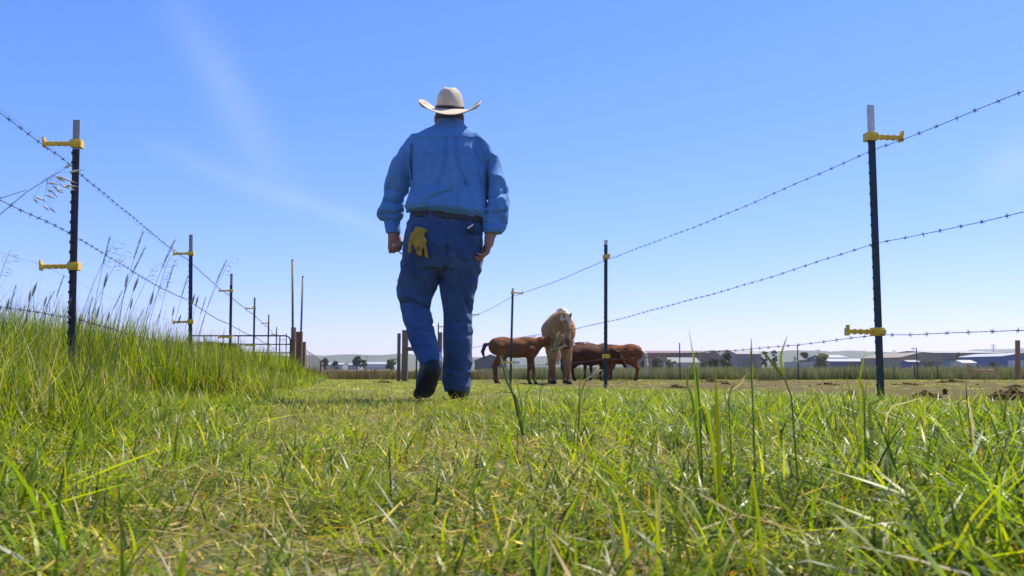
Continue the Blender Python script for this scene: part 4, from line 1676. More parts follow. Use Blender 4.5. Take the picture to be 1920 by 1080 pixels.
# ------------------------------------------------------------------ the walking man
def cloth_mat(name, col, col2, rough, weave, bump, vs=5.0):
    m = material(name, col, rough, 0.2, vs, 0, col2=col2, spec=0.25, sheen=0.15)
    nt = m.node_tree
    p = nt.nodes['Principled BSDF']
    tc = nd(nt, 'ShaderNodeTexCoord')
    w = nd(nt, 'ShaderNodeTexNoise')
    w.inputs['Scale'].default_value = weave
    w.inputs['Detail'].default_value = 6
    nt.links.new(tc.outputs['Object'], w.inputs['Vector'])
    w2 = nd(nt, 'ShaderNodeTexNoise')
    w2.inputs['Scale'].default_value = 22
    w2.inputs['Detail'].default_value = 3
    w2.inputs['Distortion'].default_value = 1.5
    nt.links.new(tc.outputs['Object'], w2.inputs['Vector'])
    b = nd(nt, 'ShaderNodeBump')
    b.inputs['Strength'].default_value = bump
    b.inputs['Distance'].default_value = 0.014
    crease = math_node(nt, 'ABSOLUTE', math_node(nt, 'SUBTRACT', w2.outputs[0], 0.5))        # sharp-bottomed creases
    nt.links.new(math_node(nt, 'MULTIPLY_ADD', w.outputs[0], 0.18, math_node(nt, 'MULTIPLY', crease, 2.2)), b.inputs['Height'])
    nt.links.new(b.outputs[0], p.inputs['Normal'])
    return m


M_SHIRT = cloth_mat('shirt_cotton', (0.088, 0.235, 0.52), (0.130, 0.295, 0.57), 0.85, 300, 0.6)
M_DENIM = cloth_mat('denim', (0.026, 0.058, 0.142), (0.074, 0.130, 0.250), 0.88, 420, 0.8, 6.0)
M_DENIM2 = cloth_mat('denim_patch', (0.030, 0.062, 0.155), (0.055, 0.100, 0.215), 0.88, 420, 0.5, 7.0)
M_SKIN = material('skin', (0.42, 0.20, 0.13), 0.55, 0.15, 12, 0.2, 120, col2=(0.34, 0.145, 0.095))
M_HAIR = material('hair', (0.075, 0.055, 0.045), 0.7, 0.4, 60, 0.5, 150)
M_BOOT = material('boot_leather', (0.012, 0.009, 0.008), 0.5, 0.3, 20, 0.3, 60, col2=(0.024, 0.016, 0.013))
M_SOLE = material('boot_sole', (0.022, 0.018, 0.016), 0.8, 0.3, 20, 0.3, 60)
M_BELT = material('belt_leather', (0.045, 0.022, 0.017), 0.5, 0.3, 20, 0.2, 60)
M_HAT = material('hat_straw', (0.60, 0.48, 0.33), 0.8, 0.10, 14, 0.5, 260, col2=(0.68, 0.56, 0.41))
M_BAND = material('hat_band', (0.035, 0.022, 0.018), 0.5, 0.4, 120, 0.4, 90)
M_GLOVE = material('glove_leather', (0.56, 0.33, 0.025), 0.65, 0.2, 25, 0.6, 60, col2=(0.34, 0.18, 0.015))
M_CASE = material('phone_case', (0.010, 0.010, 0.012), 0.45, 0.2, 20)
M_CLIP = material('case_clip', (0.62, 0.62, 0.64), 0.35, 0.1, 20, metal=0.5)
M_EYE = material('eye', (0.6, 0.58, 0.55), 0.2, 0.05, 20)


def build_man():
    YC = 5.10
    bx = at(840, 700, YC).x
    base = Vector((bx, YC, tz(bx, YC)))
    man = thing('person', base, 'man in cream cowboy hat, blue shirt and jeans walking away from the camera', 'person')
    xm = at(842, 405, YC).x

    def put(name, me, mat, parent=man):
        return obj(name, shift(me, base), mat, parent)

    # ---- shirt
    h = 0.006
    S = Field((-0.85 + 0.0, 4.82, 1.00), (0.05, 5.42, 1.70), h)
    torso = [(231, 819, 867, YC + .03, .075), (238, 813, 871, YC + .02, .085), (243, 801, 881, YC + .015, .10), (249, 786, 893, YC + .01, .112), (260, 772, 905, YC, .128), (285, 764, 914, YC, .148),
             (334, 769, 916, YC, .155), (362, 769, 915, YC, .160), (385, 764, 914, YC, .166), (396, 764, 913, YC, .160)]
    S.stack(torso, 0.02, 2.25)
    S.stack([(372, 770, 915, YC, .158), (384, 764, 916, YC, .168), (394, 759, 917, YC, .172), (400, 762, 915, YC, .162), (404, 772, 911, YC, .140), (408, 778, 907, YC, .122)], 0.012, 2.25, shear=0.105, xmid=xm, sig=0.007)
    armL = [(254, 770, 800, YC, .07), (264, 763, 797, YC, .085), (282, 748, 790, YC, .088), (306, 736, 781, YC + .01, .083), (334, 724, 770, YC + .03, .078), (358, 720, 767, YC + .05, .072), (371, 719, 757, YC + .055, .066),
            (385, 713, 759, YC + .06, .070), (398, 708, 756, YC + .065, .070), (408, 709, 752, YC + .07, .062), (413, 715, 750, YC + .07, .050)]
    armR = [(251, 886, 900, YC, .06), (259, 888, 906, YC, .08), (273, 892, 920, YC, .088), (291, 898, 931, YC, .088), (324, 911, 942, YC - .01, .082), (353, 914, 950, YC - .025, .078), (377, 912, 952, YC - .035, .073),
            (401, 909, 949, YC - .045, .070), (418, 906, 951, YC - .05, .068), (432, 907, 947, YC - .055, .060), (439, 909, 938, YC - .055, .046)]
    cufL = [(411, 719, 750, YC + .07, .048), (418, 721, 750, YC + .07, .046), (436, 724, 751, YC + .07, .044), (442, 726, 750, YC + .07, .043)]
    cufR = [(430, 908, 937, YC - .055, .046), (440, 906, 934, YC - .058, .044), (450, 905, 931, YC - .06, .043)]
    S.stack(armL, 0.016, 2.1, sig=0.008)
    S.stack(armR, 0.016, 2.1, sig=0.008)
    # cloth folds
    n1 = vn3(S.x * 9 + 3, S.y * 7, S.z * 4.5)
    n2 = vn3(S.x * 19 + 7, S.y * 13 + 2, S.z * 9 + 0.8 * np.sin(S.x * 12))
    n3 = vn3(S.x * 11 + 1, S.y * 11 + 5, S.z * 26)
    ridge = 1 - np.abs(2 * n2 - 1)
    xl, xr = at(768, 350, YC).x, at(914, 350, YC).x
    arm = np.clip((xl - S.x) / 0.02, 0, 1) + np.clip((S.x - xr) / 0.02, 0, 1)
    zlow = np.clip((1.42 - S.z) / 0.2, 0, 1)
    S.d += (0.020 * (n1 - 0.5) + (0.010 + 0.010 * arm) * (0.55 - ridge) * (0.4 + 0.6 * np.maximum(zlow, arm))).astype(np.float32)
    S.d += (0.014 * (n3 - 0.5) * arm * np.clip((1.36 - S.z) / 0.10, 0, 1)).astype(np.float32)
    for poly, w, dp in (([(838, 259), (837, 292), (833, 318), (822, 350)], 0.012, 0.013), ([(853, 262), (856, 295), (862, 320), (872, 345)], 0.012, 0.015), ([(846, 262), (847, 300), (846, 340)], 0.018, -0.010),
                        ([(803, 394), (804, 376), (822, 367), (848, 360)], 0.008, 0.010), ([(806, 364), (826, 357), (850, 350)], 0.018, -0.008), ([(772, 345), (780, 372), (800, 392)], 0.010, 0.008),
                        ([(915, 300), (913, 345), (912, 385)], 0.009, 0.014), ([(771, 268), (769, 300), (771, 333)], 0.008, 0.014), ([(872, 345), (884, 375), (893, 405)], 0.012, 0.008),
                        ([(858, 370), (860, 395)], 0.008, 0.007), ([(890, 270), (898, 300), (902, 340)], 0.014, 0.007), ([(795, 290), (792, 330), (790, 360)], 0.014, 0.007), ([(815, 300), (808, 340)], 0.012, 0.006)):
        S.groove(poly, w, dp, YC - 0.13, YC)
    for poly, w, dp in (([(722, 372), (740, 378), (757, 370)], 0.009, 0.016), ([(714, 396), (735, 398), (755, 388)], 0.007, 0.013), ([(726, 350), (745, 356), (765, 350)], 0.010, 0.008),
                        ([(945, 398), (930, 404), (912, 400)], 0.008, 0.014), ([(948, 418), (930, 425), (910, 420)], 0.007, 0.010), ([(945, 362), (930, 372), (914, 372)], 0.010, 0.010)):
        S.groove(poly, w, dp, YC - 0.06, YC + 0.06)
    put('shirt', S.mesh('shirt'), M_SHIRT)
    shirt_d = S.d.copy()
    sh = man.children[-1]
    # cuffs, collar and yoke as pieces of the shirt
    for nm, rows in (('cuff', cufL), ('cuff', cufR)):
        G = Field((-0.85, 4.9, 1.02), (0.05, 5.35, 1.16), 0.005)
        G.stack(rows, 0.01, 2.1, sig=0.006)
        G.d += (0.006 * (vn3(G.x * 22, G.y * 22, G.z * 30) - 0.5)).astype(np.float32)
        put(nm, G.mesh(nm), M_SHIRT, sh)
    G = Field((-0.60, 4.95, 1.60), (-0.12, 5.30, 1.76), 0.005)
    G.stack([(226, 820.5, 866, YC + .035, .074), (232, 818, 868.5, YC + .03, .079), (240, 813, 872, YC + .025, .088), (243, 812, 873, YC + .02, .09)], 0.01, 2.1, sig=0.006)
    hole = Field((-0.60, 4.95, 1.60), (-0.12, 5.30, 1.76), 0.005)
    hole.stack([(222, 826, 861, YC + .035, .060), (234, 825, 862, YC + .03, .062)], 0.01, 2.0, sig=0.006)
    G.d = np.maximum(G.d, -hole.d)
    put('collar', G.mesh('collar'), M_SHIRT, sh)
    reg = S.region_poly([(772, 262), (800, 240), (884, 240), (908, 262), (905, 264), (840, 261), (775, 264)], YC - 0.1)
    yk = np.maximum(np.maximum(shirt_d - 0.0035, -(shirt_d + 0.008)), np.maximum(reg, S.y - (YC + 0.02)))
    put('yoke', S.mesh('yoke', yk), M_SHIRT, sh)

    # ---- jeans
    J = Field((-0.80, 4.62, -0.02), (-0.02, 5.42, 1.16), 0.0065)
    hips = [(404, 776, 909, YC, .124), (412, 773, 908, YC, .130), (422, 769, 906, YC, .136), (448, 764, 904, YC, .152), (468, 760, 903, YC, .156), (490, 757, 900, YC, .146), (508, 754, 897, YC, .125)]
    J.stack(hips, 0.012, 2.2, shear=0.09, xmid=xm)
    legL = [(474, 760, 834, YC - .005, .135), (500, 754, 829, YC, .125), (522, 749, 822, YC + .015, .112), (540, 745, 816, YC + .03, .104), (556, 744, 811, YC + .035, .098), (567, 749, 808, YC + .025, .092), (582, 751, 807, YC, .088),
            (612, 759, 813, YC - .08, .088), (647, 771, 822, YC - .17, .084), (672, 780, 829, YC - .235, .078), (681, 784, 829, YC - .255, .070)]
    legR = [(474, 826, 903, YC - .005, .135), (500, 825, 899, YC, .125), (524, 826, 895, YC + .01, .112), (548, 829, 890, YC + .02, .102), (577, 833, 886, YC + .03, .094), (602, 834, 886, YC + .03, .090), (633, 832, 889, YC + .035, .094),
            (679, 832, 885, YC + .045, .090), (716, 832, 881, YC + .05, .086), (733, 833, 881, YC + .05, .082)]
    J.stack(legL, 0.012, 2.1, sig=0.009)
    J.stack(legR, 0.012, 2.1, sig=0.009)
    n1 = vn3(J.x * 8, J.y * 8 + 3, J.z * 6 + 2)
    n2 = vn3(J.x * 13 + 4, J.y * 13, J.z * 15 + J.x * 12)
    n3 = vn3(J.x * 20 + 4, J.y * 18, J.z * 34 + 8 * J.x)
    low = np.clip((0.62 - J.z) / 0.25, 0, 1)
    J.d += (0.020 * (n1 - 0.5) + 0.013 * (0.5 - (1 - np.abs(2 * n2 - 1))) + 0.012 * (n3 - 0.5) * low * np.clip((0.36 - J.z) / 0.25, 0.25, 1)).astype(np.float32)
    for poly, w, dp in (([(750, 565), (770, 566), (790, 572), (806, 578)], 0.010, 0.022), ([(748, 553), (775, 555), (800, 562)], 0.018, -0.012), ([(838, 413), (839, 440), (838, 478)], 0.007, 0.010), ([(838, 470), (836, 500), (828, 522)], 0.018, 0.020),
                        ([(862, 540), (874, 570), (884, 592)], 0.011, 0.010), ([(806, 606), (818, 612)], 0.006, 0.012), ([(790, 505), (812, 514), (826, 520)], 0.010, 0.010), ([(850, 505), (840, 515), (829, 523)], 0.010, 0.010),
                        ([(888, 608), (870, 600), (850, 606)], 0.010, 0.009), ([(840, 622), (860, 630), (885, 626)], 0.010, 0.008), ([(765, 610), (785, 622), (806, 622)], 0.010, 0.008), ([(780, 650), (800, 655), (818, 650)], 0.009, 0.008),
                        ([(836, 690), (856, 696), (880, 690)], 0.009, 0.010), ([(838, 706), (858, 710), (878, 707)], 0.007, 0.008), ([(764, 500), (790, 496)], 0.02, 0.006), ([(870, 492), (896, 488)], 0.008, 0.008)):
        J.groove(poly, w, dp, YC - 0.12, YC + 0.02)
    jm = put('jeans', J.mesh('jeans'), M_DENIM)
    jd = J.d
    # patch pockets, yoke seam piece and belt loops
    front = J.y - (YC - 0.02)
    for poly in ([(853, 440), (893, 444), (891, 482), (872, 490), (854, 480)], [(783, 434), (824, 438), (824, 476), (804, 484), (785, 474)]):
        reg = J.region_poly(poly, YC - 0.14)
        put('back_pocket', J.mesh('back_pocket', np.maximum(np.maximum(jd - 0.0045, -(jd + 0.008)), np.maximum(reg, front))), M_DENIM2, jm)
    reg = J.region_poly([(768, 417), (910, 430), (905, 437), (838, 449), (768, 430)], YC - 0.14)
    put('seat_yoke', J.mesh('seat_yoke', np.maximum(np.maximum(jd - 0.0022, -(jd + 0.008)), np.maximum(reg, front))), M_DENIM2, jm)
    B = Field((-0.70, 4.85, 1.02), (-0.06, 5.32, 1.16), 0.005)
    B.stack([(401, 775, 911, YC, .130), (404, 775, 911, YC, .131), (413, 773, 911, YC, .134), (416, 773, 911, YC, .135)], 0.004, 2.2, shear=0.09, xmid=xm, grow=0.004, sig=0.003)
    bd = np.maximum(B.d, -(B.d + 0.012))
    belt = put('belt', B.mesh('belt', bd), M_BELT)
    for px, py in ((796, 405), (838, 408), (880, 412)):
        reg = B.region_poly([(px - 2.2, py - 6), (px + 2.2, py - 6), (px + 2.2, py + 11), (px - 2.2, py + 11)], YC - 0.13)
        put('belt_loop', B.mesh('belt_loop', np.maximum(np.maximum(B.d - 0.004, -(B.d + 0.006)), np.maximum(reg, B.y - (YC - 0.02)))), M_DENIM2, jm)

    # ---- boots
    def boot(rows, sole_rows, heel, nm):
        Bf = Field((-0.80, 4.55, -0.06), (-0.02, 5.55, 0.42), 0.006)
        for a, b, ra, rb in rows:
            Bf.cone(a, b, ra, rb, 0.03)
        Bf.d += (0.006 * (vn3(Bf.x * 24, Bf.y * 24, Bf.z * 24) - 0.5)).astype(np.float32)
        o = put('boot', Bf.mesh('boot'), M_BOOT)
        So = Field((-0.80, 4.50, -0.08), (-0.02, 5.60, 0.42), 0.005)
        for a, b, ra, rb, sq in sole_rows:
            So.cone(a, b, ra, rb, 0.012, sq)
        put('sole', So.mesh('sole'), M_SOLE, o)
        He = Field((-0.80, 4.50, -0.08), (-0.02, 5.60, 0.42), 0.005)
        for a, b, ra, rb, sq in heel:
            He.cone(a, b, ra, rb, 0.006, sq)
        put('heel', He.mesh('heel'), M_SOLE, o)
    v = lambda px, py, Y: np.array(at(px, py, Y))
    # raised left boot: heel up, toe still on the ground
    heelp, ballp, toep, ank = v(811, 690, 4.815), v(800, 717, 4.87), v(789, 731, 4.955), v(806, 672, 4.87)
    boot([(ank, heelp, .052, .046), (heelp, ballp, .048, .050), (ballp, toep, .048, .030), (ank, ballp, .050, .050)],
         [(heelp + (0.002, -0.042, -0.020), ballp + (-0.002, -0.036, -0.030), .044, .050, (1, .45, 1)), (ballp + (-0.002, -0.036, -0.030), toep + (-0.012, -0.020, -0.022), .050, .030, (1, .45, 1))],
         [(heelp + (0.010, -0.055, -0.002), heelp + (0.004, -0.085, -0.016), .036, .032, (1, .6, 1))], 'raised')
    gx = at(857, 720, YC + .06).x
    g = base.z
    an = np.array((gx, YC + 0.05, g + 0.13)); he = np.array((gx, YC + 0.02, g + 0.07)); ba = np.array((gx + 0.01, YC + 0.20, g + 0.06)); to = np.array((gx + 0.015, YC + 0.29, g + 0.045))
    boot([(an, he, .060, .050), (an, ba, .060, .046), (he, ba, .048, .048), (ba, to, .046, .030)],
         [(he + (0, 0, -.045), ba + (0, 0, -.043), .042, .048, (1, 1, .3)), (ba + (0, 0, -.043), to + (0, 0.01, -.028), .048, .032, (1, 1, .3))],
         [(he + (0, -.008, -.055), he + (0, -.006, -.070), .040, .038, (1, 1, .4))], 'standing')

    # ---- body (one continuous surface: head, neck, trunk, limbs, hands)
    K = Field((-0.86, 4.60, -0.04), (0.08, 5.50, 1.90), 0.0055)
    hx = at(842.5, 222, YC + .05).x
    hz_ = at(842.5, 222, YC + .05).z            # ear height
    hy = YC + 0.05
    K.ell((hx, hy, hz_ + 0.035), (.077, .097, .105), .02)
    K.ell((hx, hy + 0.035, hz_ - 0.045), (.060, .070, .070), .03)
    K.cone((hx, hy + 0.075, hz_ - 0.085), (hx, hy + 0.085, hz_ - 0.090), .026, .022, .02)          # chin
    K.cone((hx, hy + 0.100, hz_ + 0.020), (hx, hy + 0.122, hz_ - 0.022), .010, .015, .015)         # nose
    for s_ in (-1, 1):
        K.ell((hx + s_ * 0.083, hy - 0.005, hz_ - 0.008), (.010, .022, .034), .008)                  # ears
        K.ell((hx + s_ * 0.033, hy + 0.088, hz_ + 0.034), (.024, .014, .010), .012)                  # brow
        K.ell((hx + s_ * 0.043, hy + 0.075, hz_ - 0.022), (.022, .018, .018), .02)                   # cheek
    K.ell((hx, hy + 0.100, hz_ - 0.052), (.026, .010, .007), .008)                                    # lips
    K.cone((hx, hy - 0.005, hz_ - 0.02), (hx, YC + 0.02, hz_ - 0.14), .060, .066, .03)               # neck
    tr = [tuple(at((L + R) / 2, py, Y)) + ((at(R, py, Y).x - at(L, py, Y).x) / 2,) for (py, L, R, Y, ry) in torso[4:]]
    for i in range(len(tr) - 1):
        K.cone(tr[i][:3], tr[i + 1][:3], tr[i][3] - .10, tr[i + 1][3] - .10, .02, (1, .5, 1))
    K.cone(tr[-1][:3], tuple(at(838, 455, YC)), .14, .12, .02, (1, .55, 1))
    K.cone(tuple(at(842, 240, YC + .02)), tuple(at(840, 275, YC)), .062, .10, .02, (1, .6, 1))

    def limb(rows, shrink, cap=None):
        q = []
        for (py, L, R, Y, ry) in rows:
            a, b = at(L, py, Y), at(R, py, Y)
            q.append((*((a + b) / 2), max(min((b.x - a.x) / 2, ry) - shrink, 0.022)))
        K.chain(q, .01)
        return q
    limb(legL, .045)
    limb(legR, .045)
    limb(armL[2:] + cufL[1:], .035)
    limb(armR[2:] + cufR[1:], .035)
    for rows in (armL, armR):
        a, b = at((rows[2][1] + rows[2][2]) / 2, rows[2][0], YC), at(840, 275, YC)
        K.cone(tuple(a), tuple(b), .035, .05, .02)
    for rows in (legL, legR):
        a, b = at((rows[1][1] + rows[1][2]) / 2, rows[1][0], YC), at(838, 450, YC)
        K.cone(tuple(a), tuple(b), .06, .07, .02)

    def hand(wrist, down, curl, across, tside, bends, fist=1.0):
        wrist, down, curl, across = (np.array(v_, float) for v_ in (wrist, down, curl, across))
        lens = (0.92, 1.0, 0.95, 0.76)
        for i in range(4):
            o_ = (i - 1.5) * 0.0205
            kn = wrist + down * (0.088 - 0.004 * abs(i - 1.3)) + across * o_ + curl * 0.004
            K.cone(wrist + across * o_ * 0.55, kn, .0165, .0125, .016)
            p = kn
            for j, (ln, an_) in enumerate(zip((.045, .028, .021), bends)):
                a = math.radians(an_ + 6 * i)
                q = p + (down * math.cos(a) + curl * math.sin(a)) * ln * lens[i]
                K.cone(p, q, .0108 - .0012 * j, .0100 - .0014 * j, .004)
                p = q
        t0 = wrist + down * 0.022 + across * tside * 0.026
        t1 = t0 + down * 0.036 + across * tside * 0.014 + curl * 0.016
        t2 = t1 + down * 0.028 + curl * 0.016 - across * tside * 0.008
        t3 = t2 + down * 0.020 + curl * 0.008 - across * tside * 0.012
        K.cone(t0, t1, .0165, .0125, .010)
        K.cone(t1, t2, .0120, .0108, .004)
        K.cone(t2, t3, .0108, .0090, .004)
        return wrist
    wl = at(738, 440, YC + .07)
    hand(wl, Vector((0.10, 0.05, -1)).normalized(), (0.15, -0.98, 0.05), (1, 0.1, 0.1), 1, (48, 120, 185))
    K.cone(tuple(at(738, 430, YC + .07)), tuple(at(740, 446, YC + .07)), .030, .028, .015)
    wr = at(918, 448, YC - .06)
    hand(wr, Vector((-0.16, 0.0, -1)).normalized(), (-0.95, -0.25, 0.12), (0.25, -0.95, 0), -1, (28, 62, 95))
    K.cone(tuple(at(918, 440, YC - .06)), tuple(at(917, 456, YC - .06)), .030, .027, .015)
    body = put('body', K.mesh('body'), M_SKIN)
    for s_ in (-1, 1):
        G = Field((hx - .09, hy + .05, hz_ - .02), (hx + .09, hy + .14, hz_ + .06), .004)
        G.ell((hx + s_ * 0.033, hy + 0.086, hz_ + 0.015), (.014, .012, .009), .004)
        put('eye', G.mesh('eye'), M_EYE, body)
    # hair below the hat at the back and sides
    G = Field((hx - .12, hy - .14, hz_ - .10), (hx + .12, hy + .12, hz_ + .17), .005)
    G.ell((hx, hy - 0.006, hz_ + 0.035), (.083, .100, .110), .02)
    cutz = hz_ - 0.030 + np.clip((G.y - (hy - 0.02)) * 1.3, -0.02, 0.09)
    G.d = np.maximum(G.d, cutz - G.z)
    G.d += (0.006 * (vn3(G.x * 60, G.y * 60, G.z * 20) - 0.5)).astype(np.float32)
    put('hair', G.mesh('hair'), M_HAIR)

    # ---- hat
    hc = Vector(at(843, 205.5, YC + .045))
    tilt = Matrix.Rotation(math.radians(15), 4, 'X') @ Matrix.Rotation(math.radians(2.0), 4, 'Y')
    hat = bpy.data.objects.new('hat', None)
    hat.matrix_world = Matrix.Translation(hc - base) @ tilt
    link(hat, man)
    A, Bq = 0.087, 0.104
    NA, NT = 96, 14
    V, Fs = [], []
    for j in range(NT + 1):
        t = j / NT
        for i in range(NA):
            a = 2 * math.pi * i / NA
            c, s_ = math.cos(a), math.sin(a)
            side = 1 - (1 - c * c) ** 1.4
            w = 0.128 + 0.0 * abs(s_)
            rad = w * (t - 0.17 * side * t ** 6)
            z = side * (1 + 0.45 * s_) * (0.060 * t ** 3.4 - 0.006 * t) - (1 - side) * (0.042 * t ** 1.1) * (1.0 if s_ < 0 else 0.75)
            z += 0.004 * math.sin(3 * a + 1) * t
            V.append(((A * 0.98 + rad) * c, (Bq * 0.98 + rad) * s_, z))
    for j in range(NT):
        for i in range(NA):
            p, q = j * NA + i, j * NA + (i + 1) % NA
            Fs.append((p, q, q + NA, p + NA))
    br = obj('brim', mesh_from('brim', V, Fs, True), M_HAT, hat)
    sm = br.modifiers.new('thick', 'SOLIDIFY')
    sm.thickness = 0.004
    V, Fs = [], []
    NL = 14
    for j in range(NL + 1):
        t = j / NL
        for i in range(NA):
            a = 2 * math.pi * i / NA
            c, s_ = math.cos(a), math.sin(a)
            k = 1 - 0.03 * t - 0.30 * t ** 5
            pinch = 1 - 0.17 * t ** 2 * math.exp(-((abs(a if a < math.pi else a - 2 * math.pi) - 0.85) / 0.42) ** 2)
            x, y = A * k * c * pinch * (1 - 0.12 * t), Bq * k * s_ * pinch
            V.append((x, y, 0.0 + 0.117 * t + 0.010 * t * (s_ < 0) * abs(s_)))
    for j in range(NL):
        for i in range(NA):
            p, q = j * NA + i, j * NA + (i + 1) % NA
            Fs.append((p, q, q + NA, p + NA))
    top0 = NL * NA
    NR = 7
    b0 = len(V)
    for j in range(1, NR):
        t = 1 - j / NR
        for i in range(NA):
            x, y, z = V[top0 + i]
            xx, yy = x * t, y * t
            crown = 0.018 * (1 - t ** 3)
            dent = 0.030 * math.exp(-(xx / 0.016) ** 2) * (1 - t ** 4)
            V.append((xx, yy, z + crown - dent))
    V.append((0, 0, 0.117 + 0.018 - 0.030))
    for j in range(NR - 1):
        r0 = top0 if j == 0 else b0 + (j - 1) * NA
        r1 = b0 + j * NA
        for i in range(NA):
            k = (i + 1) % NA
            Fs.append((r0 + i, r0 + k, r1 + k, r1 + i))
    r1 = b0 + (NR - 2) * NA
    for i in range(NA):
        Fs.append((r1 + i, r1 + (i + 1) % NA, len(V) - 1))
    obj('crown', mesh_from('crown', V, Fs, True), M_HAT, hat)
    V, Fs = [], []
    for (k, z) in ((1.0, 0.002), (1.035, 0.003), (1.035, 0.020), (1.0, 0.021)):
        for i in range(NA):
            a = 2 * math.pi * i / NA
            V.append(((A * k * (1 - 0.08 * z)) * math.cos(a), Bq * k * math.sin(a), z))
    for j in range(3):
        for i in range(NA):
            p, q = j * NA + i, j * NA + (i + 1) % NA
            Fs.append((p, q, q + NA, p + NA))
    obj('hat_band', mesh_from('hat_band', V, Fs, True), M_BAND, hat)

    # ---- phone case with a pale clip on the belt
    c = at(884, 428, YC - .150)
    M = Matrix.Rotation(math.radians(6), 4, 'Y')
    pc = MB().box((-.020, -.012, -.026), (.020, .014, .022), M).build('phone_case', M_CASE, man, c - base)
    bv = pc.modifiers.new('bevel', 'BEVEL'); bv.width = .004; bv.segments = 2
    MB().box((-.020, -.0165, -.0045), (.020, -.0125, .0045), Matrix.Rotation(math.radians(-34), 4, 'Y') @ Matrix.Translation((0, 0, .010))).build('clip', M_CLIP, pc)

    # ---- yellow work glove hanging from the left back pocket
    G = Field((-0.66, 4.85, 0.84), (-0.44, 5.08, 1.10), .004)
    Yg = YC - .163
    gp = lambda px, py, dy=0: tuple(at(px, py, Yg + dy))
    G.cone(gp(784, 431, .012), gp(799, 433, .010), .016, .012, .012, (1, .8, 1))
    G.cone(gp(786, 434, .006), gp(781, 450, 0), .024, .030, .014, (1, .5, 1))
    G.cone(gp(790, 440, 0), gp(793, 452, -.004), .020, .018, .012, (1, .6, 1))
    for pts_ in (((793, 446, -.004), (797, 464, -.008), (801, 483, -.004), .0105), ((787, 450, -.006), (789, 464, -.010), (788, 478, -.006), .0100), ((779, 452, 0), (780, 463, -.004), (784, 474, -.004), .0100), ((772, 446, .006), (769, 458, .006), (768, 472, .012), .0095), ((780, 434, -.004), (774, 440, -.006), (771, 450, -.002), .0110)):
        a, b, c_, rr = pts_
        G.cone(gp(*a), gp(*b), rr * 1.05, rr, .006)
        G.cone(gp(*b), gp(*c_), rr, rr * .85, .006)
    G.d += (0.009 * (vn3(G.x * 60, G.y * 60, G.z * 35) - 0.5)).astype(np.float32)
    gb = Vector(at(784, 470, Yg))
    tag(obj('work_glove', shift(G.mesh('work_glove'), gb), M_GLOVE, None, gb), 'yellow leather work glove hanging out of the walking man\'s back pocket', 'glove')
    # ---- short stub held in the left fist
    a, b = at(747, 471, YC + .02), at(755, 477, YC - .01)
    tag(MB().tube([(0, 0, 0), tuple((b - a) * 0.5 + Vector((0, 0, -.001))), tuple(b - a)], [.0035, .0038, .0036], 8).build('stub', M_STEMD, None, a, True), 'short pale stub sticking out below the walking man\'s left fist', 'stub')


build_man()


# ------------------------------------------------------------------ horses
M_MANE = material('flaxen_mane', (0.66, 0.53, 0.36), 0.6, 0.35, 18, 0.5, 60, stretch=(3, 3, 0.6))
M_TAILD = material('dark_tail', (0.045, 0.028, 0.020), 0.6, 0.35, 18, 0.5, 60)
M_TAILC = material('chestnut_tail', (0.42, 0.26, 0.14), 0.6, 0.35, 18, 0.5, 60, stretch=(3, 3, 0.6))
M_HOOF = material('hoof', (0.05, 0.04, 0.035), 0.6, 0.3, 10)


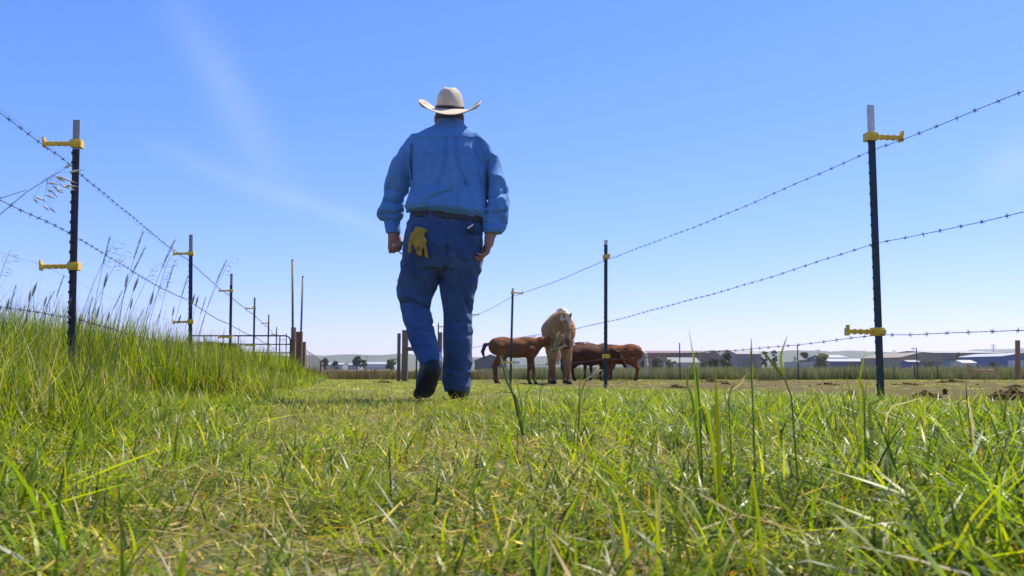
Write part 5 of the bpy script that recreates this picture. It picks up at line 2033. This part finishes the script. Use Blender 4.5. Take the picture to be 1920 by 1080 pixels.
def horse(px, D, face_deg, s, label, coat, lower, muzzle, mane_mat, tail_mat, poll, nose, legk=1.0, fat=1.0, mane='full', feet=None, tail=((-.90, 0, 1.28), (-1.00, 0.02, 1.0), (-.97, 0.03, .62), (-.94, 0.03, .42)), tail_r=(.035, .06, .07, .025), blaze=False, seed=0, hh=0.02, skin='horse_coat'):
    """local frame: x forward, y to its left, z up; adult of 1.5 m at the withers times s"""
    gx = at(px, 700, D).x
    base = Vector((gx, D, tz(gx, D)))
    t = thing('horse' if s > 0.8 else 'foal', base, label, 'horse' if s > 0.8 else 'foal', None, math.radians(face_deg))
    h = hh / s
    Fd = Field((-1.35, -0.55, -0.02), (1.75, 0.55, 1.95), h)
    L = legk
    zb = 1.06
    Fd.ell((0, 0, zb), (.66, .30 * fat, .325 * fat), .06)
    Fd.ell((-.05, 0, zb + .10), (.62, .22, .25), .06)
    Fd.ell((.46, 0, zb + .03), (.30, .245 * min(fat, 1.05), .335), .06)
    Fd.ell((-.52, 0, zb + .08), (.37, .275, .315), .06)
    Fd.ell((-.70, 0, zb + .10), (.20, .22, .24), .06)
    Fd.ell((.30, 0, zb + .29), (.26, .085, .11), .06)
    Fd.ell((-.40, 0, zb + .30), (.22, .12, .11), .06)
    P, N = np.array(poll, float), np.array(nose, float)
    b0 = np.array((.50, 0, zb + .12))
    mid = b0 * 0.5 + P * 0.5 + np.array((0.02, 0, .04))
    Fd.cone(b0, mid, .235, .165, .06, (1, .72, 1))
    Fd.cone(mid, P, .165, .105, .05, (1, .75, 1))
    Fd.cone((.55, 0, zb - .02), mid + (0, 0, -.06), .17, .11, .05, (1, .8, 1))
    hd = (N - P) / np.linalg.norm(N - P)
    up = np.array((0, 0, 1.0)) - hd * hd[2]
    if np.linalg.norm(up) < 0.2:
        up = np.array((1.0, 0, 0)) - hd * hd[0]
    up /= np.linalg.norm(up)
    lat = np.cross(up, hd)
    Fd.cone(P + up * .0, P + hd * .22 - up * .01, .105, .098, .03, (1, .86, 1))
    Fd.cone(P + hd * .20 - up * .015, P + hd * .46 - up * .02, .096, .062, .03, (1, .82, 1))
    Fd.cone(P + hd * .44 - up * .02, P + hd * .56 - up * .03, .063, .058, .03, (1, .9, 1))
    Fd.cone(P + hd * .10 - up * .085, P + hd * .24 - up * .075, .075, .055, .03, (1, .75, 1))
    for sg in (-1, 1):
        e0 = P + up * .075 + lat * sg * .058 - hd * .02
        e1 = e0 + up * .135 + lat * sg * .018 + hd * (-.01)
        Fd.cone(e0, e0 * .5 + e1 * .5, .030, .026, .012)
        Fd.cone(e0 * .5 + e1 * .5, e1, .026, .006, .008)
        Fd.ell(P + hd * .16 + up * .035 + lat * sg * .082, (.022, .022, .022), .012)
    ft = feet or (0, 0, 0, 0)
    for i, sg in enumerate((-1, 1)):
        fx = ft[i]
        y = sg * .145
        Fd.chain([(.46, y * .9, zb - .02, .14), (.46 + fx * .2, y, zb - .24, .098), (.475 + fx * .6, y, .47, .060)], .04)
        Fd.chain([(.475 + fx * .6, y, .47, .062), (.465 + fx * .8, y, .40, .046), (.47 + fx, y, .19, .040), (.475 + fx, y, .145, .052), (.50 + fx, y, .085, .044), (.525 + fx, y, .03, .062)], .018)
        fx = ft[2 + i]
        y = sg * .150
        Fd.chain([(-.56, y * .85, zb + .04, .22), (-.45 + fx * .2, y, zb - .20, .165), (-.60 + fx * .5, y, .68, .092), (-.70 + fx * .7, y, .54, .066)], .05)
        Fd.chain([(-.70 + fx * .7, y, .54, .066), (-.675 + fx * .85, y, .44, .050), (-.655 + fx, y, .20, .043), (-.65 + fx, y, .15, .054), (-.62 + fx, y, .085, .046), (-.595 + fx, y, .03, .062)], .018)
    Fd.d += (0.012 * (vn3(Fd.x * 5 + seed, Fd.y * 5, Fd.z * 5) - 0.5)).astype(np.float32)
    Fd.d = np.maximum(Fd.d, 0.0 - Fd.z)
    me = Fd.mesh('body')
    n = len(me.vertices)
    co = np.zeros(n * 3, np.float32)
    me.vertices.foreach_get('co', co)
    co = co.reshape(-1, 3)
    C = np.tile(np.array((*coat, 1), np.float32), (n, 1))
    wl = np.clip((0.50 - co[:, 2]) / 0.30, 0, 1)[:, None]
    C[:, :3] = C[:, :3] * (1 - wl) + np.array(lower) * wl
    along = (co - P) @ hd
    dist = np.linalg.norm(co - (P + np.clip(along, 0, .6)[:, None] * hd), axis=1)
    wm = (np.clip((along - .36) / .14, 0, 1) * (dist < .16))[:, None]
    C[:, :3] = C[:, :3] * (1 - wm) + np.array(muzzle) * wm
    if blaze:
        al = np.abs((co - P) @ lat)
        wb = ((along > .02) & (along < .40) & (dist < .2) & (al < .020) & (((co - P) @ up) > .0))[:, None]
        C[:, :3] = np.where(wb, np.array((.30, .22, .16)), C[:, :3])
    hoofm = co[:, 2] < .075
    C[hoofm, :3] = (.05, .042, .036)
    # legs shorter or longer: stretch everything below the elbow
    zs = co[:, 2]
    if L != 1.0:
        co[:, 2] = np.where(zs < .85, zs * L, zs + .85 * (L - 1))
    dz = .85 * (L - 1)
    me.vertices.foreach_set('co', (co * s).ravel())
    ca = me.color_attributes.new('coat', 'FLOAT_COLOR', 'POINT')
    ca.data.foreach_set('color', C.ravel())
    me.update()
    obj('body', me, M_COAT, t)
    T = Field((-1.6, -.5, 0.0), (1.2, .5, 1.7), h)
    T.chain([(*p, q) for p, q in zip(tail, tail_r)], .03)
    T.d += (0.05 * (vn3(T.x * 26, T.y * 26, T.z * 5) - 0.5) * np.clip(1.3 - T.z, 0.2, 1)).astype(np.float32)
    tm = T.mesh('tail')
    c2 = np.zeros(len(tm.vertices) * 3, np.float32)
    tm.vertices.foreach_get('co', c2)
    c2 = c2.reshape(-1, 3); c2[:, 2] += dz
    tm.vertices.foreach_set('co', (c2 * s).ravel()); tm.update()
    obj('tail', tm, tail_mat, t)
    Mn = Field((.0, -.5, .5), (1.75, .5, 2.0), h)
    nn = 9
    w0 = np.array((.34, 0, zb + .38))
    top = P + up * .09 - hd * .03
    for i in range(nn):
        f = i / (nn - 1)
        c = w0 * (1 - f) + top * f + np.array((0, 0, .05 * math.sin(math.pi * f)))
        if mane == 'full':
            Mn.cone(c, c + np.array((.0, .10, -.14)) * (0.8 + .5 * math.sin(i * 2.1)), .050, .026, .02)
            Mn.cone(c, c + np.array((.0, -.09, -.10)), .045, .022, .02)
        else:
            Mn.cone(c, c + np.array((.01, 0, .035)), .026, .012, .02)
    if mane == 'full':
        Mn.cone(top, P + hd * .14 + up * .10 + lat * .02, .055, .020, .02)
        Mn.cone(top, P + hd * .12 + up * .09 - lat * .035, .045, .018, .02)
    Mn.d += (0.045 * (vn3(Mn.x * 30, Mn.y * 14, Mn.z * 10) - 0.5)).astype(np.float32)
    mm = Mn.mesh('mane')
    c2 = np.zeros(len(mm.vertices) * 3, np.float32)
    mm.vertices.foreach_get('co', c2)
    c2 = c2.reshape(-1, 3); c2[:, 2] += dz
    mm.vertices.foreach_set('co', (c2 * s).ravel()); mm.update()
    obj('mane', mm, mane_mat, t)
    # eyes
    for sg in (-1, 1):
        e = P + hd * .16 + up * .037 + lat * sg * .098 + np.array((0, 0, dz))
        E = Field(e - .03, e + .03, .008)
        E.ell(e, (.017, .017, .017), .004)
        em = E.mesh('eye')
        c2 = np.zeros(len(em.vertices) * 3, np.float32)
        em.vertices.foreach_get('co', c2)
        em.vertices.foreach_set('co', c2 * s); em.update()
        obj('eye', em, M_HOOF, t)
    return t


M_COAT = material('horse_coat', (1, 1, 1), 0.78, 0.30, 6.0, 0.35, 55, attr='coat', spec=0.15)

# pale mare facing the camera, head lowered in front of her chest
horse(1049, 17.6, -90, 1.02, 'golden palomino mare with blond mane facing the camera in the corral', (.38, .205, .078), (.24, .125, .052), (.12, .07, .045), M_MANE, M_MANE,
      (.96, .09, 1.26), (1.16, .10, .70), 1.0, 1.10, 'full', (0.02, 0.14, -.05, .10), blaze=True, seed=1)
# nursing foal, side on, head under the mare
horse(968, 16.8, 4, 0.60, 'brown foal standing side on with its head against the palomino mare', (.19, .070, .026), (.17, .072, .032), (.08, .034, .018), M_TAILC, M_TAILD,
      (1.06, .05, 1.32), (1.60, .06, 1.16), 1.10, 0.86, 'short', (0.10, -.06, -.06, .02), tail=((-.86, 0, 1.24), (-1.02, 0, 1.20), (-1.10, 0, .98), (-1.05, 0, .76)), tail_r=(.05, .065, .06, .025), seed=2, hh=0.016)
# dark foal, side on, grazing to the right
horse(1106, 23.6, 2, 0.77, 'dark brown foal standing with lowered head just left of the fence post', (.090, .030, .014), (.060, .022, .012), (.04, .018, .012), M_TAILD, M_TAILD,
      (1.02, -.05, 1.14), (1.26, -.08, .70), 0.80, 1.18, 'short', (0.08, -.08, .05, -.10), seed=3, hh=0.018)
# chestnut foal, rump to the right
horse(1162, 24.4, 146, 0.78, 'chestnut foal with pale tail showing its rump right of the fence post', (.23, .078, .024), (.20, .072, .027), (.10, .04, .018), M_TAILC, M_MANE,
      (1.00, -.05, 1.12), (1.24, -.05, .66), 0.82, 1.12, 'short', (0.05, -.05, .06, -.12), tail=((-.88, 0, 1.24), (-1.03, .02, 1.10), (-1.08, .03, .70), (-1.04, .03, .34)), tail_r=(.04, .06, .075, .03), seed=4, hh=0.018)
# third foal behind, ears showing above the dark one
horse(1118, 25.8, -140, 0.76, 'brown foal standing behind the dark one with only back and ears showing', (.09, .036, .016), (.07, .03, .016), (.04, .02, .013), M_TAILD, M_TAILD,
      (.92, -.08, 1.36), (1.18, -.10, .96), 1.0, 1.0, 'short', (0.02, -.05, .04, -.04), seed=5, hh=0.02)


# ------------------------------------------------------------------ single grass plants that stand out
def stem_path(h, bend, n=9):
    out = []
    for k in range(n):
        f = k / (n - 1)
        out.append(Vector((bend * f * f, 0.15 * bend * f, h * f * (1 - 0.12 * abs(bend / h) * f))))
    return out


def spikelet_mesh(mb, p, d, L, w):
    d = Vector(d).normalized()
    mb.tube([p, p + d * L * 0.25, p + d * L * 0.6, p + d * L], [w * 0.35, w, w * 0.75, w * 0.08], 5)


def make_stalk(kind, h, bend, seed, wid=0.0011):
    r = random.Random(seed)
    path = stem_path(h, bend)
    st = MB().tube(path, [wid * (1.3 - 0.7 * k / (len(path) - 1)) for k in range(len(path))], 5)
    hd = MB()
    tipd = (path[-1] - path[-2]).normalized()
    if kind == 'brome':
        for k in range(11):
            f = k / 10
            a = path[-1] - tipd * 0.11 * (1 - f)
            side = Vector((math.cos(k * 2.4), math.sin(k * 2.4), 0))
            b = a + (side * 0.5 + Vector((0.55, 0, 0.35 - 0.5 * f))).normalized() * r.uniform(0.012, 0.034)
            hd.tube([a, (a + b) / 2 + Vector((0, 0, .004)), b], 0.0004, 4)
            spikelet_mesh(hd, b, Vector((0.55 + 0.4 * side.x, side.y * 0.5, -0.10 + 0.35 * r.uniform(-1, 1))), r.uniform(0.014, 0.024), 0.0014)
    elif kind == 'foxtail':
        n = 16
        for k in range(n):
            f = k / (n - 1)
            a = path[-1] - tipd * 0.05 * (1 - f)
            for m in range(4):
                an = m * 1.57 + k * 0.8
                d = tipd * 1.2 + Vector((math.cos(an), math.sin(an), 0)) * 0.8
                spikelet_mesh(hd, a, d, 0.008 * (0.5 + math.sin(math.pi * min(f + 0.12, 1))), 0.0009)
    else:
        n = 14
        for k in range(n):
            f = k / (n - 1)
            a = path[-1] - tipd * 0.10 * (1 - f)
            for m in range(2):
                an = m * 3.14 + k * 1.3
                d = tipd * 1.6 + Vector((math.cos(an), math.sin(an), 0)) * 0.55
                spikelet_mesh(hd, a, d, r.uniform(.012, .022), 0.0010)
    return st, hd


def build_stalks():
    r = random.Random(4)
    protos = []
    for k, (kind, h, bend, sm_, hm) in enumerate((('brome', .62, .13, M_STEM, M_SEED), ('feather', .66, .09, M_STEM, M_SEEDG), ('foxtail', .46, .07, M_STEM, M_SEEDG), ('brome', .72, .18, M_STEMD, M_SEED), ('feather', .58, .12, M_STEMD, M_SEED), ('foxtail', .52, .05, M_STEM, M_SEED))):
        st, hd = make_stalk(kind, h, bend, 50 + k)
        a = mesh_from('stem', st.v, st.f, True); a.materials.append(sm_)
        b = mesh_from('seed_head', hd.v, hd.f, True); b.materials.append(hm)
        protos.append((a, b, h))
    # tip pixel, distance, prototype
    tips = [(213, 452, 4.0, 0), (200, 448, 4.1, 1), (232, 470, 3.9, 3), (266, 438, 4.3, 1), (272, 466, 4.2, 4), (292, 490, 4.4, 3), (312, 478, 4.5, 0), (322, 500, 4.3, 1), (329, 452, 4.9, 4), (306, 520, 4.4, 0),
            (196, 512, 3.8, 2), (236, 515, 3.8, 5), (258, 520, 4.0, 2), (283, 548, 4.0, 2), (65, 530, 3.3, 2), (54, 545, 3.4, 5), (26, 538, 3.2, 1), (88, 555, 3.4, 5), (100, 548, 3.5, 4), (118, 520, 3.5, 1),
            (350, 520, 4.9, 1), (362, 552, 5.2, 2), (372, 555, 5.3, 5), (324, 575, 4.6, 5), (436, 482, 6.2, 3), (425, 490, 6.4, 4), (384, 560, 5.6, 1), (246, 560, 3.8, 5), (170, 560, 3.6, 1), (182, 575, 3.6, 2),
            (228, 548, 4.1, 4), (340, 590, 5.0, 2), (300, 585, 4.6, 1), (150, 590, 3.4, 5), (40, 575, 3.0, 4), (12, 560, 2.9, 2), (10, 468, 3.0, 0), (128, 560, 3.7, 4), (206, 585, 3.7, 5), (270, 580, 4.2, 4)]
    used = {}
    for (px, py, D, k) in sorted(tips):
        st, sh, h = protos[k]
        T = at(px, py, D)
        bend = (0.13, .09, .07, .18, .12, .05)[k]
        g = tz(T.x - bend, D)
        sc = (T.z - g) / (h * (1 - 0.12 * bend / h))
        sc = max(0.5, min(sc, 1.9))
        rz = r.uniform(-0.7, 0.7)
        look = ('nodding brome stalk', 'feathery green grass stalk', 'short bristly foxtail stalk', 'tall drooping brome stalk', 'feathery straw-coloured grass stalk', 'tawny foxtail stalk')[k]
        zone = 'left of the nearest left post' if px < 140 else 'just right of the nearest left post' if px < 225 else 'midway between the first two left posts' if px < 285 else 'just left of the second left post' if px < 356 else 'right of the second left post'
        lab = '%s reaching %s, %s' % (look, 'high up' if py < 500 else 'half way up' if py < 550 else 'just above the grass', zone)
        used[lab] = used.get(lab, 0) + 1
        if used[lab] > 1:
            lab = 'second ' + lab
        t = thing('grass_stalk', (T.x - bend * sc * math.cos(rz), D - bend * sc * math.sin(rz), g), lab, 'grass stalk', 'seeded stalks along the left fence', rz)
        t.scale = (sc, sc, sc)
        obj('stem', st, None, t)
        obj('seed_head', sh, None, t)

    # drooping oat-like head close to the camera in front of the first left post
    D = 1.5
    t0 = at(-60, 520, D)
    g = tz(t0.x, D)
    t = thing('oat_stalk', (t0.x, D, g), 'nodding oat-like grass head with pale husks before the nearest left post', 'grass stalk')
    W = lambda px, py, dd=0: at(px, py, D + dd) - Vector((t0.x, D, g))
    MB().tube([(0, 0, 0), tuple(W(-40, 470)), tuple(W(0, 402)), tuple(W(50, 360)), tuple(W(85, 338)), tuple(W(100, 328)), tuple(W(135, 310))], [.0012, .001, .0008, .0007, .0006, .0005, .0003], 5).build('stem', M_STEM, t, smooth=True)
    MB().tube([(-0.03, 0.02, 0), tuple(W(-110, 480)), tuple(W(-60, 392)), tuple(W(0, 372)), tuple(W(50, 356))], [.0011, .001, .0008, .0007, .0006], 5).build('stem', M_STEM, t, smooth=True)
    sp = [((100, 328), (145, 344)), ((104, 332), (124, 342)), ((87, 342), (112, 346)), ((116, 347), (147, 350)), ((112, 346), (141, 357)), ((98, 349), (118, 358)), ((87, 355), (102, 362)), ((84, 364), (104, 373)), ((128, 323), (158, 318)),
          ((104, 356), (120, 362)), ((64, 368), (90, 379)), ((62, 371), (72, 382)), ((80, 384), (93, 396)), ((93, 389), (106, 400)), ((120, 315), (136, 307)), ((100, 361), (108, 370))]
    for (a, b) in sp:
        mb = MB()
        A, B = W(*a, r.uniform(-.02, .02)), W(*b, r.uniform(-.03, .03))
        mb.tube([A, A.lerp(B, .3), A.lerp(B, .65), B], [.0004, .0021, .0015, .0002], 6)
        o = mb.build('husk', M_SEEDP, t, smooth=True)
        br = MB().tube([tuple(W(92 + (a[0] - 92) * .2, 334 - 2)), tuple((W(92, 332) + A) / 2 + Vector((0, 0, .004))), tuple(A)], .00022, 3)
        br.build('branch', M_STEM, t)

    # broad single plants on the near right
    def leaf(t, pts_, wid, tint, name='leaf', base=None, nrm=None):
        P = [Vector(p) - base for p in pts_]
        # smooth resample
        q = []
        for i in range(len(P) - 1):
            for k in range(4):
                f = k / 4
                p0, p1, p2, p3 = P[max(i - 1, 0)], P[i], P[i + 1], P[min(i + 2, len(P) - 1)]
                q.append(0.5 * ((2 * p1) + (p2 - p0) * f + (2 * p0 - 5 * p1 + 4 * p2 - p3) * f * f + (3 * p1 - p0 - 3 * p2 + p3) * f ** 3))
        q.append(P[-1])
        V, Fs, C = [], [], []
        n = len(q)
        for i, p in enumerate(q):
            f = i / (n - 1)
            d = (q[min(i + 1, n - 1)] - q[max(i - 1, 0)]).normalized()
            sd_ = d.cross(Vector(nrm or (0.25, 1, 0.1))).normalized()
            up_ = sd_.cross(d)
            w = 0.55 * wid * (0.55 + 0.45 * min(1, f * 4)) * max(0.03, 1 - f ** 2.2) * 0.5
            V += [p - sd_ * w, p + up_ * w * 0.35, p + sd_ * w]
            c = [a * (1 - f) + b * f for a, b in zip(tint[0], tint[1])]
            C += [(*c, 1)] * 3
        for i in range(n - 1):
            b = i * 3
            Fs += [(b, b + 1, b + 4, b + 3), (b + 1, b + 2, b + 5, b + 4)]
        me = mesh_from(name, V, Fs, True)
        ca = me.color_attributes.new('tint', 'FLOAT_COLOR', 'POINT')
        ca.data.foreach_set('color', np.array(C, np.float32).ravel())
        obj(name, me, M_BLADE, t)

    def plant(label, D, root, items):
        R = at(root[0], root[1], D)
        g = tz(R.x, D)
        base = Vector((R.x, D, g))
        t = thing('grass_plant', base, label, 'grass plant', 'tall grass plants standing out of the lane grass')
        for it in items:
            pts_ = [base] + [at(p[0], p[1], D + (p[2] if len(p) > 2 else 0)) for p in it[1]]
            if it[0] == 'leaf':
                leaf(t, pts_[(1 if len(it) > 4 else 0):], it[2], it[3], base=base)
            elif it[0] == 'stem':
                MB().tube([p - base for p in pts_], [it[2]] * (len(pts_) - 1) + [it[2] * .5], 5).build('stem', it[3], t, smooth=True)
            else:
                a, b = pts_[1] - base, pts_[2] - base
                mb = MB()
                n = 11
                rr = random.Random(3)
                for k in range(n):
                    f = k / (n - 1)
                    c = a.lerp(b, f)
                    for m in range(2):
                        an = m * 3.1 + k * 1.7
                        dd = (b - a).normalized() * 1.5 + Vector((math.cos(an), math.sin(an), 0)) * .7
                        spikelet_mesh(mb, c, dd, it[2] * rr.uniform(.7, 1.2) * (0.6 + math.sin(math.pi * f)), it[2] * .045)
                mb.build('seed_head', it[3], t, smooth=True)
    G1, G2, G3 = LIME, GREEN, DEEP
    plant('forked tall grass plant with a thin tip rising above the horizon hills', 1.25, (1316, 800), [
        ('leaf', [(1305, 730), (1303, 690), (1297, 650), (1291, 612)], .006, G2), ('leaf', [(1300, 760), (1288, 720), (1300, 680), (1306, 655)], .007, G3), ('leaf', [(1310, 735), (1309, 690), (1316, 650)], .004, G2), ('stem', [(1312, 760), (1306, 700), (1303, 680)], .0011, M_STEM)])
    plant('broad bright single grass blade right of the forked plant', 1.05, (1350, 830), [('leaf', [(1345, 790), (1343, 740), (1341, 690)], .0105, LIME2), ('leaf', [(1330, 790), (1312, 765), (1290, 800)], .008, LIME)])
    plant('upright stem with yellow-green sheath and pointed dark tip', 1.3, (1414, 800), [('stem', [(1411, 750), (1409, 700), (1409, 660), (1408.5, 634)], .0011, M_STEM), ('leaf', [(1411, 712), (1409, 680), (1406, 655)], .0065, LIME2, 1), ('leaf', [(1411, 730), (1402, 715), (1398, 690)], .004, G2)])
    plant('grass plant with one dark folded leaf bending back and one upright leaf', 1.15, (1496, 800), [('stem', [(1484, 745), (1472, 712), (1468, 704)], .0011, M_STEM), ('leaf', [(1468, 706), (1452, 686), (1438, 668), (1428, 656)], .0075, G3, 1), ('leaf', [(1468, 706), (1464, 672), (1469, 650), (1477, 628)], .0065, LIME, 1)])
    plant('cluster of thin upright leaves left of the nearest right post', 1.2, (1618, 800), [('leaf', [(1612, 740), (1614, 700), (1624, 650)], .0060, LIME), ('leaf', [(1620, 750), (1614, 720), (1611, 690)], .0045, G2), ('leaf', [(1622, 750), (1632, 710), (1653, 674)], .0022, BLUEG), ('leaf', [(1600, 770), (1590, 720), (1586, 700)], .0035, G2)])
    plant('dark leaning tuft with thin seed stems left of the nursing foal\'s legs', 2.1, (985, 770), [('stem', [(966, 745), (950, 715), (944, 690), (938, 668)], .0026, M_STEM), ('leaf', [(962, 742), (952, 700), (932, 640)], .006, G3), ('leaf', [(970, 750), (950, 735), (925, 738)], .006, G3), ('leaf', [(985, 750), (1000, 720), (1012, 690)], .005, G2), ('leaf', [(975, 745), (964, 700), (966, 660)], .005, G3)])
    plant('grass stem with drooping green seed spray before the palomino mare\'s chest', 2.0, (1010, 790), [('stem', [(1012, 740), (1020, 700), (1030, 665)], .0009, M_STEM), ('seed', [(1028, 668), (1050, 632)], .022, M_SEEDG), ('seed', [(1030, 664), (1056, 650)], .016, M_SEED), ('seed', [(1029, 666), (1042, 656)], .016, M_SEEDG)])
    plant('pair of pale seed heads leaning right in front of the steel fence post', 1.9, (1082, 790), [('stem', [(1088, 740), (1098, 715), (1108, 706)], .0010, M_STEM), ('seed', [(1100, 712), (1120, 697)], .016, M_SEEDP), ('leaf', [(1092, 730), (1100, 710), (1128, 704)], .005, STRAW), ('leaf', [(1086, 730), (1092, 705), (1100, 690)], .005, G2)])
    plant('thin grass plant with pale leaning seed heads right of the broad bright blade', 1.3, (1372, 800), [('stem', [(1366, 750), (1372, 728), (1380, 716)], .0009, M_STEM), ('leaf', [(1372, 730), (1390, 712), (1406, 696)], .0045, STRAW, 1), ('leaf', [(1372, 732), (1388, 720), (1398, 706)], .004, PALE, 1), ('leaf', [(1360, 735), (1366, 700), (1376, 680)], .003, G2)])
    plant('long pale dry blade lying across the lane right of the nearest post', 1.6, (1640, 800), [('leaf', [(1665, 775), (1700, 755), (1740, 742)], .006, PALE), ('leaf', [(1630, 770), (1640, 755), (1668, 742)], .012, BLUEG)])
    plant('curled dry leaf on a stem at the right edge of the lane', 1.5, (1825, 800), [('stem', [(1815, 770), (1812, 740), (1812, 715)], .0009, M_STEM), ('leaf', [(1798, 770), (1808, 748), (1822, 738)], .005, G2), ('leaf', [(1820, 770), (1800, 752), (1785, 758)], .006, PALE)])
    plant('tall curved green blade close to the camera at the lower right', 0.72, (1440, 1120), [('leaf', [(1425, 1000), (1412, 900), (1402, 850)], .0062, LIME), ('leaf', [(1400, 1040), (1378, 990), (1360, 930)], .005, LIME2)])
    plant('long arching blade sweeping right over the near grass', 0.95, (1245, 1020), [('leaf', [(1190, 940), (1130, 870), (1060, 830), (1010, 815)], .0075, LIME)])
    plant('dark upright stem with a brown tip in the middle of the near lane', 1.2, (735, 960), [('stem', [(732, 900), (730, 850), (729, 835)], .0016, M_STEM), ('leaf', [(726, 900), (732, 850), (730, 800)], .004, G2)])


build_stalks()


# ------------------------------------------------------------------ haze
def build_haze():
    m = bpy.data.materials.new('haze_air')
    m.use_nodes = True
    nt = m.node_tree
    nt.nodes.clear()
    out = nt.nodes.new('ShaderNodeOutputMaterial')
    v = nt.nodes.new('ShaderNodeVolumePrincipled')
    v.inputs['Color'].default_value = (0.88, 0.96, 1.0, 1)
    v.inputs['Density'].default_value = HAZE
    v.inputs['Anisotropy'].default_value = 0.25
    nt.links.new(v.outputs[0], out.inputs['Volume'])
    mb = MB().box((-7600, -40, -5.0), (7600, 4650, 112.0))
    tag(mb.build('haze', m), 'thin blue summer haze in the air over the fields', None, None, 'stuff')


HAZE = 0.00012
build_haze()
